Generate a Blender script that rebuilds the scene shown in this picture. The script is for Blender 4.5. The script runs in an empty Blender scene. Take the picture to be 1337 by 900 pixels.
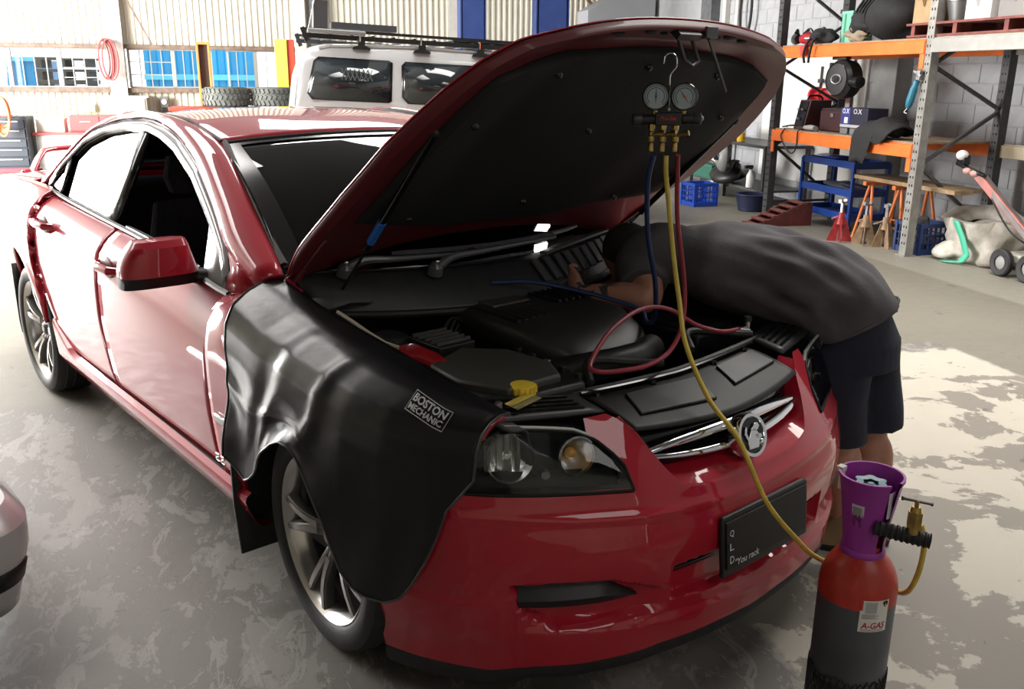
import bpy, math, random
import numpy as np
from mathutils import Matrix, Vector
random.seed(7); NR = np.random.RandomState(7)
SC = bpy.context.scene
COL = SC.collection

# ------------------------------------------------------------------ camera
CAM = np.array([2.1057, -1.9990, 1.6089])
RIGHT = Vector((0.6548, 0.7557, 0.0089)); DOWN = Vector((0.2188, -0.1782, -0.9593)); FWD = Vector((-0.7234, 0.6301, -0.2831))
_f = FWD.normalized(); _r = (RIGHT - _f * RIGHT.dot(_f)).normalized(); _u = _r.cross(_f)
cd = bpy.data.cameras.new('camera'); cam = bpy.data.objects.new('camera', cd); COL.objects.link(cam)
cam.matrix_world = Matrix(((_r.x, _u.x, -_f.x, CAM[0]), (_r.y, _u.y, -_f.y, CAM[1]), (_r.z, _u.z, -_f.z, CAM[2]), (0, 0, 0, 1)))
cd.sensor_width = 36.0; cd.lens = 31.84; cd.clip_start = 0.05; cd.clip_end = 200
SC.camera = cam
SC.view_settings.view_transform = 'Standard'; SC.view_settings.look = 'None'
SC.view_settings.gamma = 1.0; SC.view_settings.use_curve_mapping = False
SC.view_settings.exposure = 0.6
# room frame: X = towards the rack wall, Y = towards the window wall, Z up
RA = math.radians(63.32)
RM = Matrix.Rotation(RA, 4, 'Z')
def RW(b, a, z): return RM @ Vector((b, a, z))

# ------------------------------------------------------------------ world and lights
wd = bpy.data.worlds.new('sky'); SC.world = wd; wd.use_nodes = True
_b = wd.node_tree.nodes['Background']; _b.inputs[0].default_value = (0.93, 0.97, 1.0, 1); _b.inputs[1].default_value = 1.6
def area(name, b, a, z, tb, ta, tz, sx, sy, power, col=(1, 1, 1), spread=180):
    l = bpy.data.lights.new(name, 'AREA'); l.shape = 'RECTANGLE'; l.size = sx; l.size_y = sy; l.energy = power; l.color = col
    o = bpy.data.objects.new(name, l); COL.objects.link(o)
    p = RW(b, a, z); t = RW(tb, ta, tz)
    o.matrix_world = Matrix.Translation(p) @ (t - p).to_track_quat('-Z', 'Y').to_matrix().to_4x4()
    l.spread = math.radians(spread)
    return o
area('door_daylight', -7.0, 9.3, 1.9, 0, 9.0, 1.4, 6.0, 3.6, 1900, (1, .98, .95))       # daylight in the open roller door
area('overhead_fill_right', 3.3, 1.6, 4.95, 3.3, 1.4, 0, 2.4, 4.6, 205, (1, .96, .90), 120)         # added overhead fill, this and the next three; the roof is closed
area('overhead_fill_left', -4.2, 3.5, 4.95, -4.2, 3.5, 0, 2.0, 6.0, 250, (1, .96, .92), 125)
area('overhead_fill_rear', .6, 7.0, 4.95, .6, 6.6, 0, 3.2, 4.5, 380, (1, .98, .94))
area('overhead_fill_front', 2.2, -4.6, 4.95, 2.2, -4.0, 0, 4.0, 2.0, 50, (1, .97, .93))  # added fill for the nose of the car, no real source overhead
_s = bpy.data.lights.new('sun', 'SUN'); _s.energy = 4.5; _s.angle = .35; _s.color = (1, .95, .86)
sun = bpy.data.objects.new('sun', _s); COL.objects.link(sun)
sun.rotation_euler = (RM.to_3x3() @ Vector((.70, -.49, -.53))).to_track_quat('-Z', 'Y').to_euler()
# ------------------------------------------------------------------ mesh helpers
def crv(t, T, V):
    T = np.array(T, float); V = np.array(V, float); t = np.clip(np.asarray(t, float), T[0], T[-1])
    dd = np.diff(V) / np.diff(T); m = np.zeros(len(T)); m[0] = dd[0]; m[-1] = dd[-1]
    m[1:-1] = np.where(dd[1:] * dd[:-1] > 0, 2 * dd[1:] * dd[:-1] / (dd[1:] + dd[:-1] + 1e-12), 0)
    i = np.clip(np.searchsorted(T, t) - 1, 0, len(T) - 2); h = T[i + 1] - T[i]; a = (t - T[i]) / h
    return (2*a**3 - 3*a**2 + 1) * V[i] + (a**3 - 2*a**2 + a) * h * m[i] + (-2*a**3 + 3*a**2) * V[i+1] + (a**3 - a**2) * h * m[i+1]
def lin(t, T, V): return np.interp(t, T, V)
def smooth_path(pts, n):
    """Catmull-Rom through 3D points, n samples per span"""
    P = [Vector(p) for p in pts]; P = [2 * P[0] - P[1]] + P + [2 * P[-1] - P[-2]]; out = []
    for i in range(1, len(P) - 2):
        a, b, c, d = P[i-1], P[i], P[i+1], P[i+2]
        for k in range(n):
            t = k / n
            out.append(.5 * ((2*b) + (c-a)*t + (2*a-5*b+4*c-d)*t*t + (3*b-a-3*c+d)*t**3))
    out.append(P[-2]); return out
class MB:
    def __init__(s): s.v = []; s.f = []
    def add(s, V, F):
        o = len(s.v); s.v += [tuple(map(float, p)) for p in V]; s.f += [tuple(i + o for i in q) for q in F]; return s
    def box(s, c, d, R=None):
        x, y, z = d[0]/2, d[1]/2, d[2]/2
        V = [Vector((i*x, j*y, k*z)) for i in (-1, 1) for j in (-1, 1) for k in (-1, 1)]
        if R is not None: V = [R @ p for p in V]
        c = Vector(c)
        return s.add([p + c for p in V], [(0,1,3,2), (4,6,7,5), (0,4,5,1), (2,3,7,6), (0,2,6,4), (1,5,7,3)])
    def bar(s, p0, p1, w, h, up=(0, 0, 1)):
        p0, p1 = Vector(p0), Vector(p1); d = p1 - p0; L = d.length; z = d / L
        u = Vector(up)
        if abs(u.dot(z)) > .98: u = Vector((1, 0, 0)) if abs(z.x) < .9 else Vector((0, 1, 0))
        x = u.cross(z).normalized(); y = z.cross(x)
        R = Matrix((x, y, z)).transposed()
        return s.box((p0 + p1) / 2, (w, h, L), R)
    def tube(s, pts, r, n=8, closed=False, caps=True):
        P = [Vector(p) for p in pts]; N = len(P); rs = r if hasattr(r, '__len__') else [r] * N
        T = []
        for i in range(N):
            a = P[(i-1) % N] if closed or i > 0 else P[0]; b = P[(i+1) % N] if closed or i < N-1 else P[-1]
            T.append((b - a).normalized())
        u = Vector((0, 0, 1)) if abs(T[0].z) < .9 else Vector((1, 0, 0))
        u = (u - T[0] * u.dot(T[0])).normalized(); V = []
        for i in range(N):
            u = (u - T[i] * u.dot(T[i])).normalized(); w = T[i].cross(u)
            for k in range(n):
                a = 2 * math.pi * k / n; V.append(P[i] + (u * math.cos(a) + w * math.sin(a)) * rs[i])
        F = []
        for i in range(N if closed else N - 1):
            j = (i + 1) % N
            F += [(i*n+k, i*n+(k+1) % n, j*n+(k+1) % n, j*n+k) for k in range(n)]
        if caps and not closed: F += [tuple(range(n))[::-1], tuple((N-1)*n + k for k in range(n))]
        return s.add(V, F)
    def cyl(s, p0, p1, r0, r1=None, n=20): return s.tube([p0, p1], [r0, r0 if r1 is None else r1], n)
    def lathe(s, prof, c=(0, 0, 0), ax=(0, 0, 1), n=28, a0=0, a1=2*math.pi):
        """prof: (radius, height along axis)"""
        z = Vector(ax).normalized(); x = (Vector((0, 0, 1)) if abs(z.z) < .9 else Vector((1, 0, 0))).cross(z).normalized(); y = z.cross(x); c = Vector(c)
        full = abs(a1 - a0 - 2*math.pi) < 1e-6; m = n if full else n + 1; V = []
        for r, h in prof:
            for k in range(m):
                a = a0 + (a1 - a0) * k / n; V.append(c + z*h + (x*math.cos(a) + y*math.sin(a)) * r)
        F = []
        for i in range(len(prof) - 1):
            for k in range(n):
                q = (k + 1) % m; F.append((i*m+k, i*m+q, (i+1)*m+q, (i+1)*m+k))
        return s.add(V, F)
    def grid(s, G, flip=False):
        G = np.asarray(G, float); nu, nv = G.shape[:2]; F = []
        for i in range(nu - 1):
            for j in range(nv - 1):
                q = (i*nv+j, (i+1)*nv+j, (i+1)*nv+j+1, i*nv+j+1); F.append(q[::-1] if flip else q)
        return s.add(G.reshape(-1, 3), F)
    def prism(s, poly, h0, h1, fn=None):
        """poly 2D outline extruded from h0 to h1; fn maps (x,y,h) to 3D"""
        fn = fn or (lambda x, y, h: (x, y, h)); n = len(poly)
        V = [fn(x, y, h0) for x, y in poly] + [fn(x, y, h1) for x, y in poly]
        return s.add(V, [tuple(range(n))[::-1], tuple(range(n, 2*n))] + [(i, (i+1) % n, n+(i+1) % n, n+i) for i in range(n)])
    def ball(s, c, r, nu=16, nv=10, R=None):
        r = r if hasattr(r, '__len__') else (r, r, r); V = []; c = Vector(c)
        for j in range(nv + 1):
            t = math.pi * j / nv
            for i in range(nu):
                a = 2*math.pi*i/nu; p = Vector((r[0]*math.sin(t)*math.cos(a), r[1]*math.sin(t)*math.sin(a), r[2]*math.cos(t)))
                V.append((R @ p if R else p) + c)
        return s.add(V, [(j*nu+i, (j+1)*nu+i, (j+1)*nu+(i+1) % nu, j*nu+(i+1) % nu) for j in range(nv) for i in range(nu)])
    def loft(s, secs, n=24, caps=True):
        """secs: (centre, axis_u, axis_v) ellipse sections; optional 4th = squareness exponent"""
        V = []
        for q in secs:
            c, u, v = Vector(q[0]), Vector(q[1]), Vector(q[2]); e = q[3] if len(q) > 3 else 1.0
            for k in range(n):
                a = 2*math.pi*k/n; ca, sa = math.cos(a), math.sin(a)
                V.append(c + u*math.copysign(abs(ca)**e, ca) + v*math.copysign(abs(sa)**e, sa))
        F = [(i*n+k, i*n+(k+1) % n, (i+1)*n+(k+1) % n, (i+1)*n+k) for i in range(len(secs)-1) for k in range(n)]
        if caps: F += [tuple(range(n))[::-1], tuple((len(secs)-1)*n+k for k in range(n))]
        return s.add(V, F)
    def mapv(s, fn, start=0):
        s.v = s.v[:start] + [tuple(fn(*p)) for p in s.v[start:]]; return s
def mesh_of(name, mb, angle=35):
    me = bpy.data.meshes.new(name); me.from_pydata(mb.v, [], mb.f); me.validate(); me.update()
    import bmesh
    b = bmesh.new(); b.from_mesh(me); bmesh.ops.remove_doubles(b, verts=b.verts, dist=1e-5); bmesh.ops.recalc_face_normals(b, faces=b.faces); b.to_mesh(me); b.free()
    if angle is not None:
        me.polygons.foreach_set('use_smooth', [True] * len(me.polygons)); me.set_sharp_from_angle(angle=math.radians(angle))
    return me
def ob(name, mb, mat, parent=None, local=False, bevel=0, solid=0, sub=0, angle=35, off=0, label=None):
    me = mb if isinstance(mb, bpy.types.Mesh) else mesh_of(name, mb, angle)
    if mat is not None and not me.materials: me.materials.append(mat)
    o = bpy.data.objects.new(name, me); COL.objects.link(o)
    if parent is not None:
        o.parent = parent
        if not local and parent.type == 'EMPTY': o.matrix_parent_inverse = parent.matrix_basis.inverted()
    if solid:
        m = o.modifiers.new('solid', 'SOLIDIFY'); m.thickness = abs(solid); m.offset = off
    if bevel:
        m = o.modifiers.new('bevel', 'BEVEL'); m.width = bevel; m.segments = 2; m.limit_method = 'ANGLE'; m.angle_limit = math.radians(40)
    if sub:
        m = o.modifiers.new('sub', 'SUBSURF'); m.levels = sub; m.render_levels = sub
    if label: o['label'] = label
    return o
def thing(name, label, cat, loc=(0, 0, 0), rz=0, group=None):
    o = bpy.data.objects.new(name, None); COL.objects.link(o); o.empty_display_size = .1
    o.matrix_basis = Matrix.Translation(Vector(loc)) @ Matrix.Rotation(rz, 4, 'Z')
    return tag(o, label, cat, group)
def rthing(name, label, cat, b, a, z=0, rz=0, group=None): return thing(name, label, cat, RW(b, a, z), RA + rz, group)
def tag(o, label, cat, group=None):
    o['label'] = label; o['category'] = cat
    if group: o['group'] = group
    return o
def struct(o): o['kind'] = 'structure'; return o
def child_copy(src, parent, M=None):
    c = src.copy(); COL.objects.link(c); c.parent = parent
    if M is not None: c.matrix_basis = M
    return c
def dup(root, M, label=None):
    r = root.copy(); COL.objects.link(r); r.matrix_basis = M
    if label: r['label'] = label
    for ch in list(root.children):
        c = ch.copy(); COL.objects.link(c); c.parent = r
        for g in list(ch.children):
            d = g.copy(); COL.objects.link(d); d.parent = c
    return r
def text_mesh(txt, size=1.0, offset=0.0, shear=0.0):
    """flat lettering as (verts2d, faces), centred"""
    cu = bpy.data.curves.new('lettering', 'FONT'); cu.body = txt; cu.size = size; cu.align_x = 'CENTER'; cu.align_y = 'CENTER'; cu.offset = offset; cu.shear = shear
    cu.resolution_u = 3
    o = bpy.data.objects.new('lettering', cu); COL.objects.link(o)
    dg = bpy.context.evaluated_depsgraph_get(); me = bpy.data.meshes.new_from_object(o.evaluated_get(dg))
    V = [v.co.copy() for v in me.vertices]; F = [tuple(p.vertices) for p in me.polygons]
    bpy.data.objects.remove(o); bpy.data.curves.remove(cu); bpy.data.meshes.remove(me)
    return V, F
def put_text(mb, txt, fn, w, h, offset=0.0, shear=0.0):
    """lettering fitted to a w x h box, mapped by fn(x,y)->3D"""
    V, F = text_mesh(txt, 1.0, offset, shear)
    xs = [v.x for v in V]; ys = [v.y for v in V]; sx = w / (max(xs)-min(xs)); sy = h / (max(ys)-min(ys)); cx = (max(xs)+min(xs))/2; cy = (max(ys)+min(ys))/2
    return mb.add([fn((v.x-cx)*sx, (v.y-cy)*sy) for v in V], F)
# ------------------------------------------------------------------ materials
def M(name, col, rough=.5, metal=0, coat=0, nz=0, ns=20, bump=0, bs=60, spec=.5, col2=None, emit=0, det=4, alpha=1, ior=None):
    m = bpy.data.materials.new(name); m.use_nodes = True; nt = m.node_tree; N = nt.nodes; L = nt.links; b = N['Principled BSDF']
    b.inputs['Base Color'].default_value = (*col, 1); b.inputs['Roughness'].default_value = rough; b.inputs['Metallic'].default_value = metal
    b.inputs['Coat Weight'].default_value = coat; b.inputs['Coat Roughness'].default_value = .03; b.inputs['Specular IOR Level'].default_value = spec
    if emit: b.inputs['Emission Color'].default_value = (*col, 1); b.inputs['Emission Strength'].default_value = emit
    tc = N.new('ShaderNodeTexCoord')
    if nz or col2:
        t = N.new('ShaderNodeTexNoise'); t.inputs['Scale'].default_value = ns; t.inputs['Detail'].default_value = det; L.new(tc.outputs['Object'], t.inputs['Vector'])
        r = N.new('ShaderNodeValToRGB'); r.color_ramp.elements[0].position = .35; r.color_ramp.elements[1].position = .68
        c2 = col2 or tuple(min(1, c * (1 + nz)) for c in col); c1 = col if col2 else tuple(c * (1 - nz) for c in col)
        r.color_ramp.elements[0].color = (*c1, 1); r.color_ramp.elements[1].color = (*c2, 1)
        L.new(t.outputs['Fac'], r.inputs[0]); L.new(r.outputs[0], b.inputs['Base Color'])
    if bump:
        t = N.new('ShaderNodeTexNoise'); t.inputs['Scale'].default_value = bs; t.inputs['Detail'].default_value = 5; L.new(tc.outputs['Object'], t.inputs['Vector'])
        u = N.new('ShaderNodeBump'); u.inputs['Strength'].default_value = bump; u.inputs['Distance'].default_value = .01; L.new(t.outputs['Fac'], u.inputs['Height']); L.new(u.outputs[0], b.inputs['Normal'])
    return m
def glass(name, tint, refl=.06):
    m = bpy.data.materials.new(name); m.use_nodes = True; nt = m.node_tree; N = nt.nodes; L = nt.links; N.clear()
    o = N.new('ShaderNodeOutputMaterial'); t = N.new('ShaderNodeBsdfTransparent'); t.inputs[0].default_value = (*tint, 1)
    g = N.new('ShaderNodeBsdfGlossy'); g.inputs['Roughness'].default_value = .015; f = N.new('ShaderNodeFresnel'); f.inputs[0].default_value = 1.5
    x = N.new('ShaderNodeMixShader'); L.new(f.outputs[0], x.inputs[0]); L.new(t.outputs[0], x.inputs[1]); L.new(g.outputs[0], x.inputs[2]); L.new(x.outputs[0], o.inputs[0])
    return m
RED = M('red_car_paint', (.41, .009, .026), .5, 0, 1, nz=.05, ns=3, spec=.15)
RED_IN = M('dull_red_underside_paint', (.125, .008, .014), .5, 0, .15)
BLACK = M('black_plastic', (.011, .011, .0115), .45, nz=.2, ns=30, bump=.05, bs=200)
GLOSSB = M('gloss_black', (.008, .008, .009), .15)
DARKIN = M('dark_interior', (.012, .013, .018), .7)
RUBBER = M('black_rubber', (.014, .014, .015), .62, nz=.25, ns=40, bump=.1, bs=120)
CHROME = M('chrome', (.75, .76, .78), .08, 1)
ALLOY = M('machined_alloy', (.52, .50, .49), .25, 1)
ALLOYG = M('grey_alloy', (.16, .155, .15), .42, .8)
STEEL = M('worn_steel', (.36, .36, .37), .4, 1, nz=.3, ns=25)
BRASS = M('aged_brass', (.42, .30, .10), .3, 1, nz=.3, ns=40)
GLASS_D = glass('dark_tinted_glass', (.15, .16, .175))
GLASS_W = glass('windscreen_glass', (.32, .34, .35))
GLASS_C = glass('clear_glass', (.9, .93, .94))
WHITE = M('white_paint', (.78, .78, .76), .45, nz=.05, ns=8)
# ------------------------------------------------------------------ the workshop shell
def floor_mat():
    m = M('painted_concrete', (.3, .3, .3), .55); nt = m.node_tree; N = nt.nodes; L = nt.links; b = N['Principled BSDF']
    tc = N.new('ShaderNodeTexCoord'); sp = N.new('ShaderNodeSeparateXYZ'); L.new(tc.outputs['Object'], sp.inputs[0])
    def noise(sc, det=6, rough=.6, dis=0, vec=None):
        t = N.new('ShaderNodeTexNoise'); t.inputs['Scale'].default_value = sc; t.inputs['Detail'].default_value = det; t.inputs['Roughness'].default_value = rough; t.inputs['Distortion'].default_value = dis
        L.new(vec or tc.outputs['Object'], t.inputs['Vector']); return t.outputs['Fac']
    def math_(op, a, c):
        t = N.new('ShaderNodeMath'); t.operation = op
        for i, q in enumerate((a, c)):
            if isinstance(q, (int, float)): t.inputs[i].default_value = q
            else: L.new(q, t.inputs[i])
        return t.outputs[0]
    def step(v, lo, hi):
        t = N.new('ShaderNodeMapRange'); t.inputs[1].default_value = lo; t.inputs[2].default_value = hi; L.new(v, t.inputs[0]); return t.outputs[0]
    def mix(f, a, c):
        t = N.new('ShaderNodeMix'); t.data_type = 'RGBA'; L.new(f, t.inputs[0])
        for i, q in ((6, a), (7, c)):
            if isinstance(q, tuple): t.inputs[i].default_value = (*q, 1)
            else: L.new(q, t.inputs[i])
        return t.outputs[2]
    mp = N.new('ShaderNodeMapping'); mp.inputs['Scale'].default_value = (1.7, .75, 1); L.new(tc.outputs['Object'], mp.inputs[0])
    n1 = noise(1.5, 9, .66, .5, mp.outputs[0]); n2 = noise(9, 6, .65); n3 = noise(.6, 3); n4 = noise(70, 3)
    # peeled paint in flat islands: two tones of old paint over bare concrete
    bare = mix(n2, (.125, .115, .102), (.185, .172, .155))
    old = mix(n2, (.205, .193, .176), (.245, .23, .212))
    isl = step(math_('ADD', n1, math_('MULTIPLY', n2, .16)), .615, .628)
    grey = mix(isl, bare, old)
    isl2 = step(noise(3.1, 8, .7, .8, mp.outputs[0]), .575, .585)
    grey = mix(math_('MULTIPLY', isl2, .75), grey, (.275, .262, .242))
    fl = noise(6.5, 9, .75, 1.2, mp.outputs[0]); grey = mix(math_('MULTIPLY', step(fl, .56, .572), .55), grey, (.30, .285, .265))
    rim = math_('MULTIPLY', step(fl, .535, .555), step(fl, .575, .56)); grey = mix(math_('MULTIPLY', rim, .45), grey, (.07, .062, .055))
    beige = mix(n2, (.36, .33, .28), (.45, .415, .35))
    n5 = noise(2.3, 8, .62, .25); peel = step(math_('ADD', n5, math_('MULTIPLY', math_('SUBTRACT', 2.2, sp.outputs[1]), .034)), .585, .60)
    beige = mix(peel, beige, mix(n2, (.165, .148, .125), (.22, .198, .168)))
    plain = mix(n3, (.135, .124, .10), (.20, .184, .15))
    wob = math_('MULTIPLY', math_('SUBTRACT', n2, .5), .10)
    inb = math_('MULTIPLY', step(math_('ADD', sp.outputs[0], wob), .47, .50), step(math_('ADD', sp.outputs[0], wob), 3.21, 3.18))
    ina = step(math_('ADD', sp.outputs[1], math_('MULTIPLY', math_('SUBTRACT', n2, .5), .35)), 1.84, 1.80)
    far = step(math_('ADD', sp.outputs[1], wob), 2.0, 1.96)
    c = mix(far, plain, grey); c = mix(step(sp.outputs[0], 3.2, 3.22), c, plain); c = mix(math_('MULTIPLY', inb, ina), c, beige)
    # a lighter walkway strip further back on the right
    c = mix(math_('MULTIPLY', step(math_('ADD', sp.outputs[0], wob), 4.5, 4.56), step(sp.outputs[1], 5.6, 5.5)), c, (.22, .205, .17))
    spots = step(noise(5.5, 2, .4), .73, .75); c = mix(math_('MULTIPLY', spots, .6), c, (.07, .065, .06))
    pits = step(noise(17, 3, .5, .6), .705, .725); c = mix(math_('MULTIPLY', pits, .55), c, (.06, .052, .046))
    L.new(c, b.inputs['Base Color'])
    u = N.new('ShaderNodeBump'); u.inputs['Strength'].default_value = .12; u.inputs['Distance'].default_value = .003
    L.new(math_('ADD', math_('ADD', isl, peel), math_('MULTIPLY', n4, .3)), u.inputs['Height']); L.new(u.outputs[0], b.inputs['Normal'])
    r = N.new('ShaderNodeMapRange'); r.inputs[3].default_value = .38; r.inputs[4].default_value = .7; L.new(n2, r.inputs[0]); L.new(r.outputs[0], b.inputs['Roughness'])
    return m
def rob(name, mb, mat, **k):            # a mesh given in room coordinates
    o = ob(name, mb, mat, **k); o.matrix_basis = RM.copy(); return o
struct(rob('floor', MB().box((-.4, 3.25, -.05), (13, 23, .1)), floor_mat(), angle=None))
CREAM = M('cream_painted_sheet', (.62, .58, .49), .55, nz=.06, ns=2)
CREAM2 = M('cream_wall_board', (.66, .64, .53), .6, nz=.1, ns=3)
GREYW = M('grey_white_blockwork_paint', (.36, .365, .38), .7, nz=.06, ns=6, bump=.2, bs=60)
DIRTW = M('grimy_grey_paint', (.30, .30, .30), .7, nz=.2, ns=3)
DARKR = M('dark_roof_sheet', (.10, .10, .105), .7)
PALE = M('pale_grey_steel_paint', (.52, .50, .46), .5, nz=.08, ns=8)
DGREY = M('dark_grey_steel_paint', (.10, .105, .11), .5, nz=.2, ns=10)
RUST = M('brown_rail_paint', (.16, .11, .08), .6, nz=.3, ns=12)
WY = 14.5
def corrugated(b0, b1, z0, z1, y, amp=.011, pitch=.106):
    n = int((b1 - b0) / pitch); X = []; D = []
    for i in range(n):
        x = b0 + i * pitch
        X += [x, x + pitch*.30, x + pitch*.42, x + pitch*.88]; D += [-amp, -amp, amp, amp]
    X.append(b1); D.append(-amp)
    m = MB(); m.grid([[(x, y + d, z) for z in (z0, (z0+z1)/2, z1)] for x, d in zip(X, D)]); return m
wb = struct(rob('wall_back', MB().box((-.4, WY + .2, 3.65), (13, .06, 3.2)).box((-.4, WY + .2, .66), (13, .06, 1.32)).box((2.8, WY+.2, 1.7), (6.3, .06, .8)), CREAM, angle=None))
for nm, cm, mt in (('corrugated_cladding', corrugated(-6.9, 6.0, 2.06, 5.0, WY), CREAM), ('lower_cladding', corrugated(-6.9, -.4, .02, 1.34, WY + .03), CREAM2), ('lower_cladding', corrugated(-.35, 6.0, .02, 2.05, WY), CREAM)):
    c = ob(nm, cm, mt, wb, local=True, angle=25)
for nm, z, h in (('trim_1', 2.05, .07), ('trim_2', 1.34, .08)):
    struct(rob(nm, MB().box((-3.65, WY - .05, z), (6.5, .10, h)), RUST, bevel=.005))
# windows between the columns: frame > mullions, panes
FRAME = M('window_frame_grey', (.30, .29, .27), .5); PANE = glass('window_pane_glass', (.93, .95, .96))
wins = [(-6.5, -5.07, 5, 0), (-5.04, -4.31, 4, 0), (-4.27, -3.54, 4, 3), (-3.2, -2.5, 4, 2), (-2.47, -1.86, 4, 0), (-1.58, -1.13, 3, 0), (-1.10, -.42, 4, 0)]
for i, (x0, x1, nv, nh) in enumerate(wins):
    f = MB(); z0, z1 = 1.385, 2.015; y = WY + .02
    for z in (z0, z1): f.box(((x0+x1)/2, y, z), (x1-x0, .06, .035))
    for x in (x0, x1): f.box((x, y, (z0+z1)/2), (.035, .06, z1-z0))
    w = struct(rob('window_%d' % (i+1), f, FRAME))
    xs = [x0 + (x1-x0)*k/nv for k in range(nv+1)]
    for x in xs[1:-1]: ob('mullion', MB().box((x, y, (z0+z1)/2), (.016, .03, z1-z0-.03)), FRAME, w, local=True)
    for k in range(1, nh + 1): ob('glazing_bar', MB().box(((x0+x1)/2, y, z0 + (z1-z0)*k/(nh+1)), (x1-x0-.03, .026, .014)), FRAME, w, local=True)
    for k in range(nv): ob('pane', MB().box(((xs[k]+xs[k+1])/2, y, (z0+z1)/2), (xs[k+1]-xs[k]-.012, .005, z1-z0-.03)), PANE, w, local=True)
# columns against the window wall, each with its flanges
def column(n, b, w, mats, a=WY - .18, top=5.0):
    m = MB().box((b, a, top/2), (w, .02, top)).box((b, a + .14, top/2), (w, .02, top)).box((b, a + .07, top/2), (.02, .13, top))
    o = struct(rob(n, m, mats)); ob('base_plate', MB().box((b, a + .07, .012), (w + .12, .3, .024)), mats, o, local=True); return o
column('trim_3', -3.37, .26, PALE); column('trim_4', -.33, .20, PALE); column('trim_5', 2.47, .32, PALE)
column('trim_6', -.05, .2, DGREY)
# right hand block wall, the blocks each a piece
wr = struct(rob('wall_right', MB().box((6.16, 3.4, 2.5), (.16, 22.8, 5.0)), GREYW, angle=None))
def block_mesh(n):
    e = .004; L_, H_ = .388, .188; m = MB()
    V = [(0, -L_/2, -H_/2), (0, L_/2, -H_/2), (0, L_/2, H_/2), (0, -L_/2, H_/2)] + [(-.007, s*(L_/2-e), t*(H_/2-e)) for s, t in ((-1,-1), (1,-1), (1,1), (-1,1))]
    m.add(V, [(4,7,6,5), (0,4,5,1), (1,5,6,2), (2,6,7,3), (3,7,4,0)]); return mesh_of(n, m, None)
bm0 = block_mesh('block'); bm0.materials.append(GREYW); nb = 0
for r in range(16):
    for k in range(19):
        if nb >= 298: break
        y = 3.5 + k * .398 + (.199 if r % 2 else 0); o = ob('block', bm0, None, wr, local=True); o.location = (6.08 - NR.rand()*.002, y, .10 + r * .198); nb += 1
# pilaster and pipe on the block wall seen between the rack posts
struct(rob('trim_7', MB().box((5.98, 6.55, 2.5), (.22, .42, 5)), DIRTW, bevel=.01))
# left wall with the open roller door, the roof and the wall behind the viewer
wl = MB().box((-6.9, -.9, 2.5), (.1, 14.2, 5)).box((-6.9, 13.55, 2.5), (.1, 2.1, 5)).box((-6.9, 9.35, 4.5), (.1, 6.3, 1.0))
struct(rob('wall_left', wl, CREAM2, angle=None))
struct(rob('ceiling', MB().box((-.4, 3.25, 5.05), (13.2, 23, .1)), DARKR, angle=None))
struct(rob('wall_front', MB().box((-.4, -8.2, 2.5), (13, .1, 5)), CREAM2, angle=None))
struct(rob('trim_8', MB().box((-12, 8, -.06), (10, 26, .08)).box((0, 20, -.06), (20, 11, .08)), M('bright_concrete_yard', (.6, .58, .52), .8, nz=.1, ns=1), angle=None))
# ------------------------------------------------------------------ the red sedan
car = thing('car', 'red sedan with raised bonnet and black guard cover, in the middle of the workshop', 'car', (-1.46, 0, 0))
def cob(name, mb, mat, parent=car, **k): return ob(name, mb, mat, parent, **k)
PY = [0, .2, .4, .55, .68, .79, .855, .905, .935, .948, .95]; PX = [.868, .86, .83, .775, .70, .60, .50, .38, .25, .1, 0]
PT = np.array([0] + list(np.cumsum(np.hypot(np.diff(PY), np.diff(PX))))); PL = PT[-1]
def plan(s):
    a = np.abs(s) * PL; return crv(a, PT, PX), np.sign(s) * crv(a, PT, PY)
ZS = [.10, .2, .3, .45, .6, .75, .85, .93, .98, 1.02]; DS = [-.085, -.065, -.035, -.012, -.002, 0, -.008, -.03, -.07, -.11]
ZF = [.10, .2, .3, .40, .47, .53, .60, .68, .75, .80, .90]; DF = [-.04, -.02, -.012, -.004, .0, -.012, -.04, -.085, -.13, -.165, -.25]
def S(s, z, off=0.0):
    """nose surface: s runs round the plan curve (-1 right wheel, 0 centre, 1 left wheel)"""
    s = np.asarray(s, float); z = np.asarray(z, float); e = 1e-3
    x, y = plan(s); x1, y1 = plan(np.clip(s + e, -1, 1)); x0, y0 = plan(np.clip(s - e, -1, 1))
    tx, ty = x1 - x0, y1 - y0; l = np.hypot(tx, ty) + 1e-12; nx, ny = ty / l, -tx / l
    w = np.clip((np.abs(ny) - .35) / .6, 0, 1); w = w * w * (3 - 2 * w)
    d = (1 - w) * crv(z, ZF, DF) + w * crv(z, ZS, DS) + off
    return np.stack([x + nx * d, y + ny * d, z + 0 * x], -1)
HX = [-3.98, -3.9, -3.6, -3.3, -3.1, -2.9, -2.6, -1.8, -.9, -.4, 0]; HY = [.60, .69, .755, .825, .88, .912, .925, .932, .937, .945, .95]
def half(x):
    """half width of the body at station x"""
    x = np.asarray(x, float)
    return np.where(x <= 0, crv(np.minimum(x, 0), HX, HY), np.interp(x, PX[::-1], PY[::-1]))
def belt(x): return crv(x, [-3.95, -3.5, -3.0, -2.75, -2.43, -1.84, -1.34, -1.0, -.6, -.4], [1.02, 1.055, 1.07, 1.068, 1.05, 1.024, 1.003, .983, .945, .94])
def bin_(x): return half(x) - (.80 - .5 * (belt(x) - 1.03))
LOW = [(.30, .05), (.365, .034), (.41, .022), (.47, .015), (.56, .006), (.66, .001)]
UP = [(-.27, 0), (-.2, .002), (-.14, .01), (-.09, .03), (-.05, .065), (-.02, .11), (0, .15)]
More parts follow.
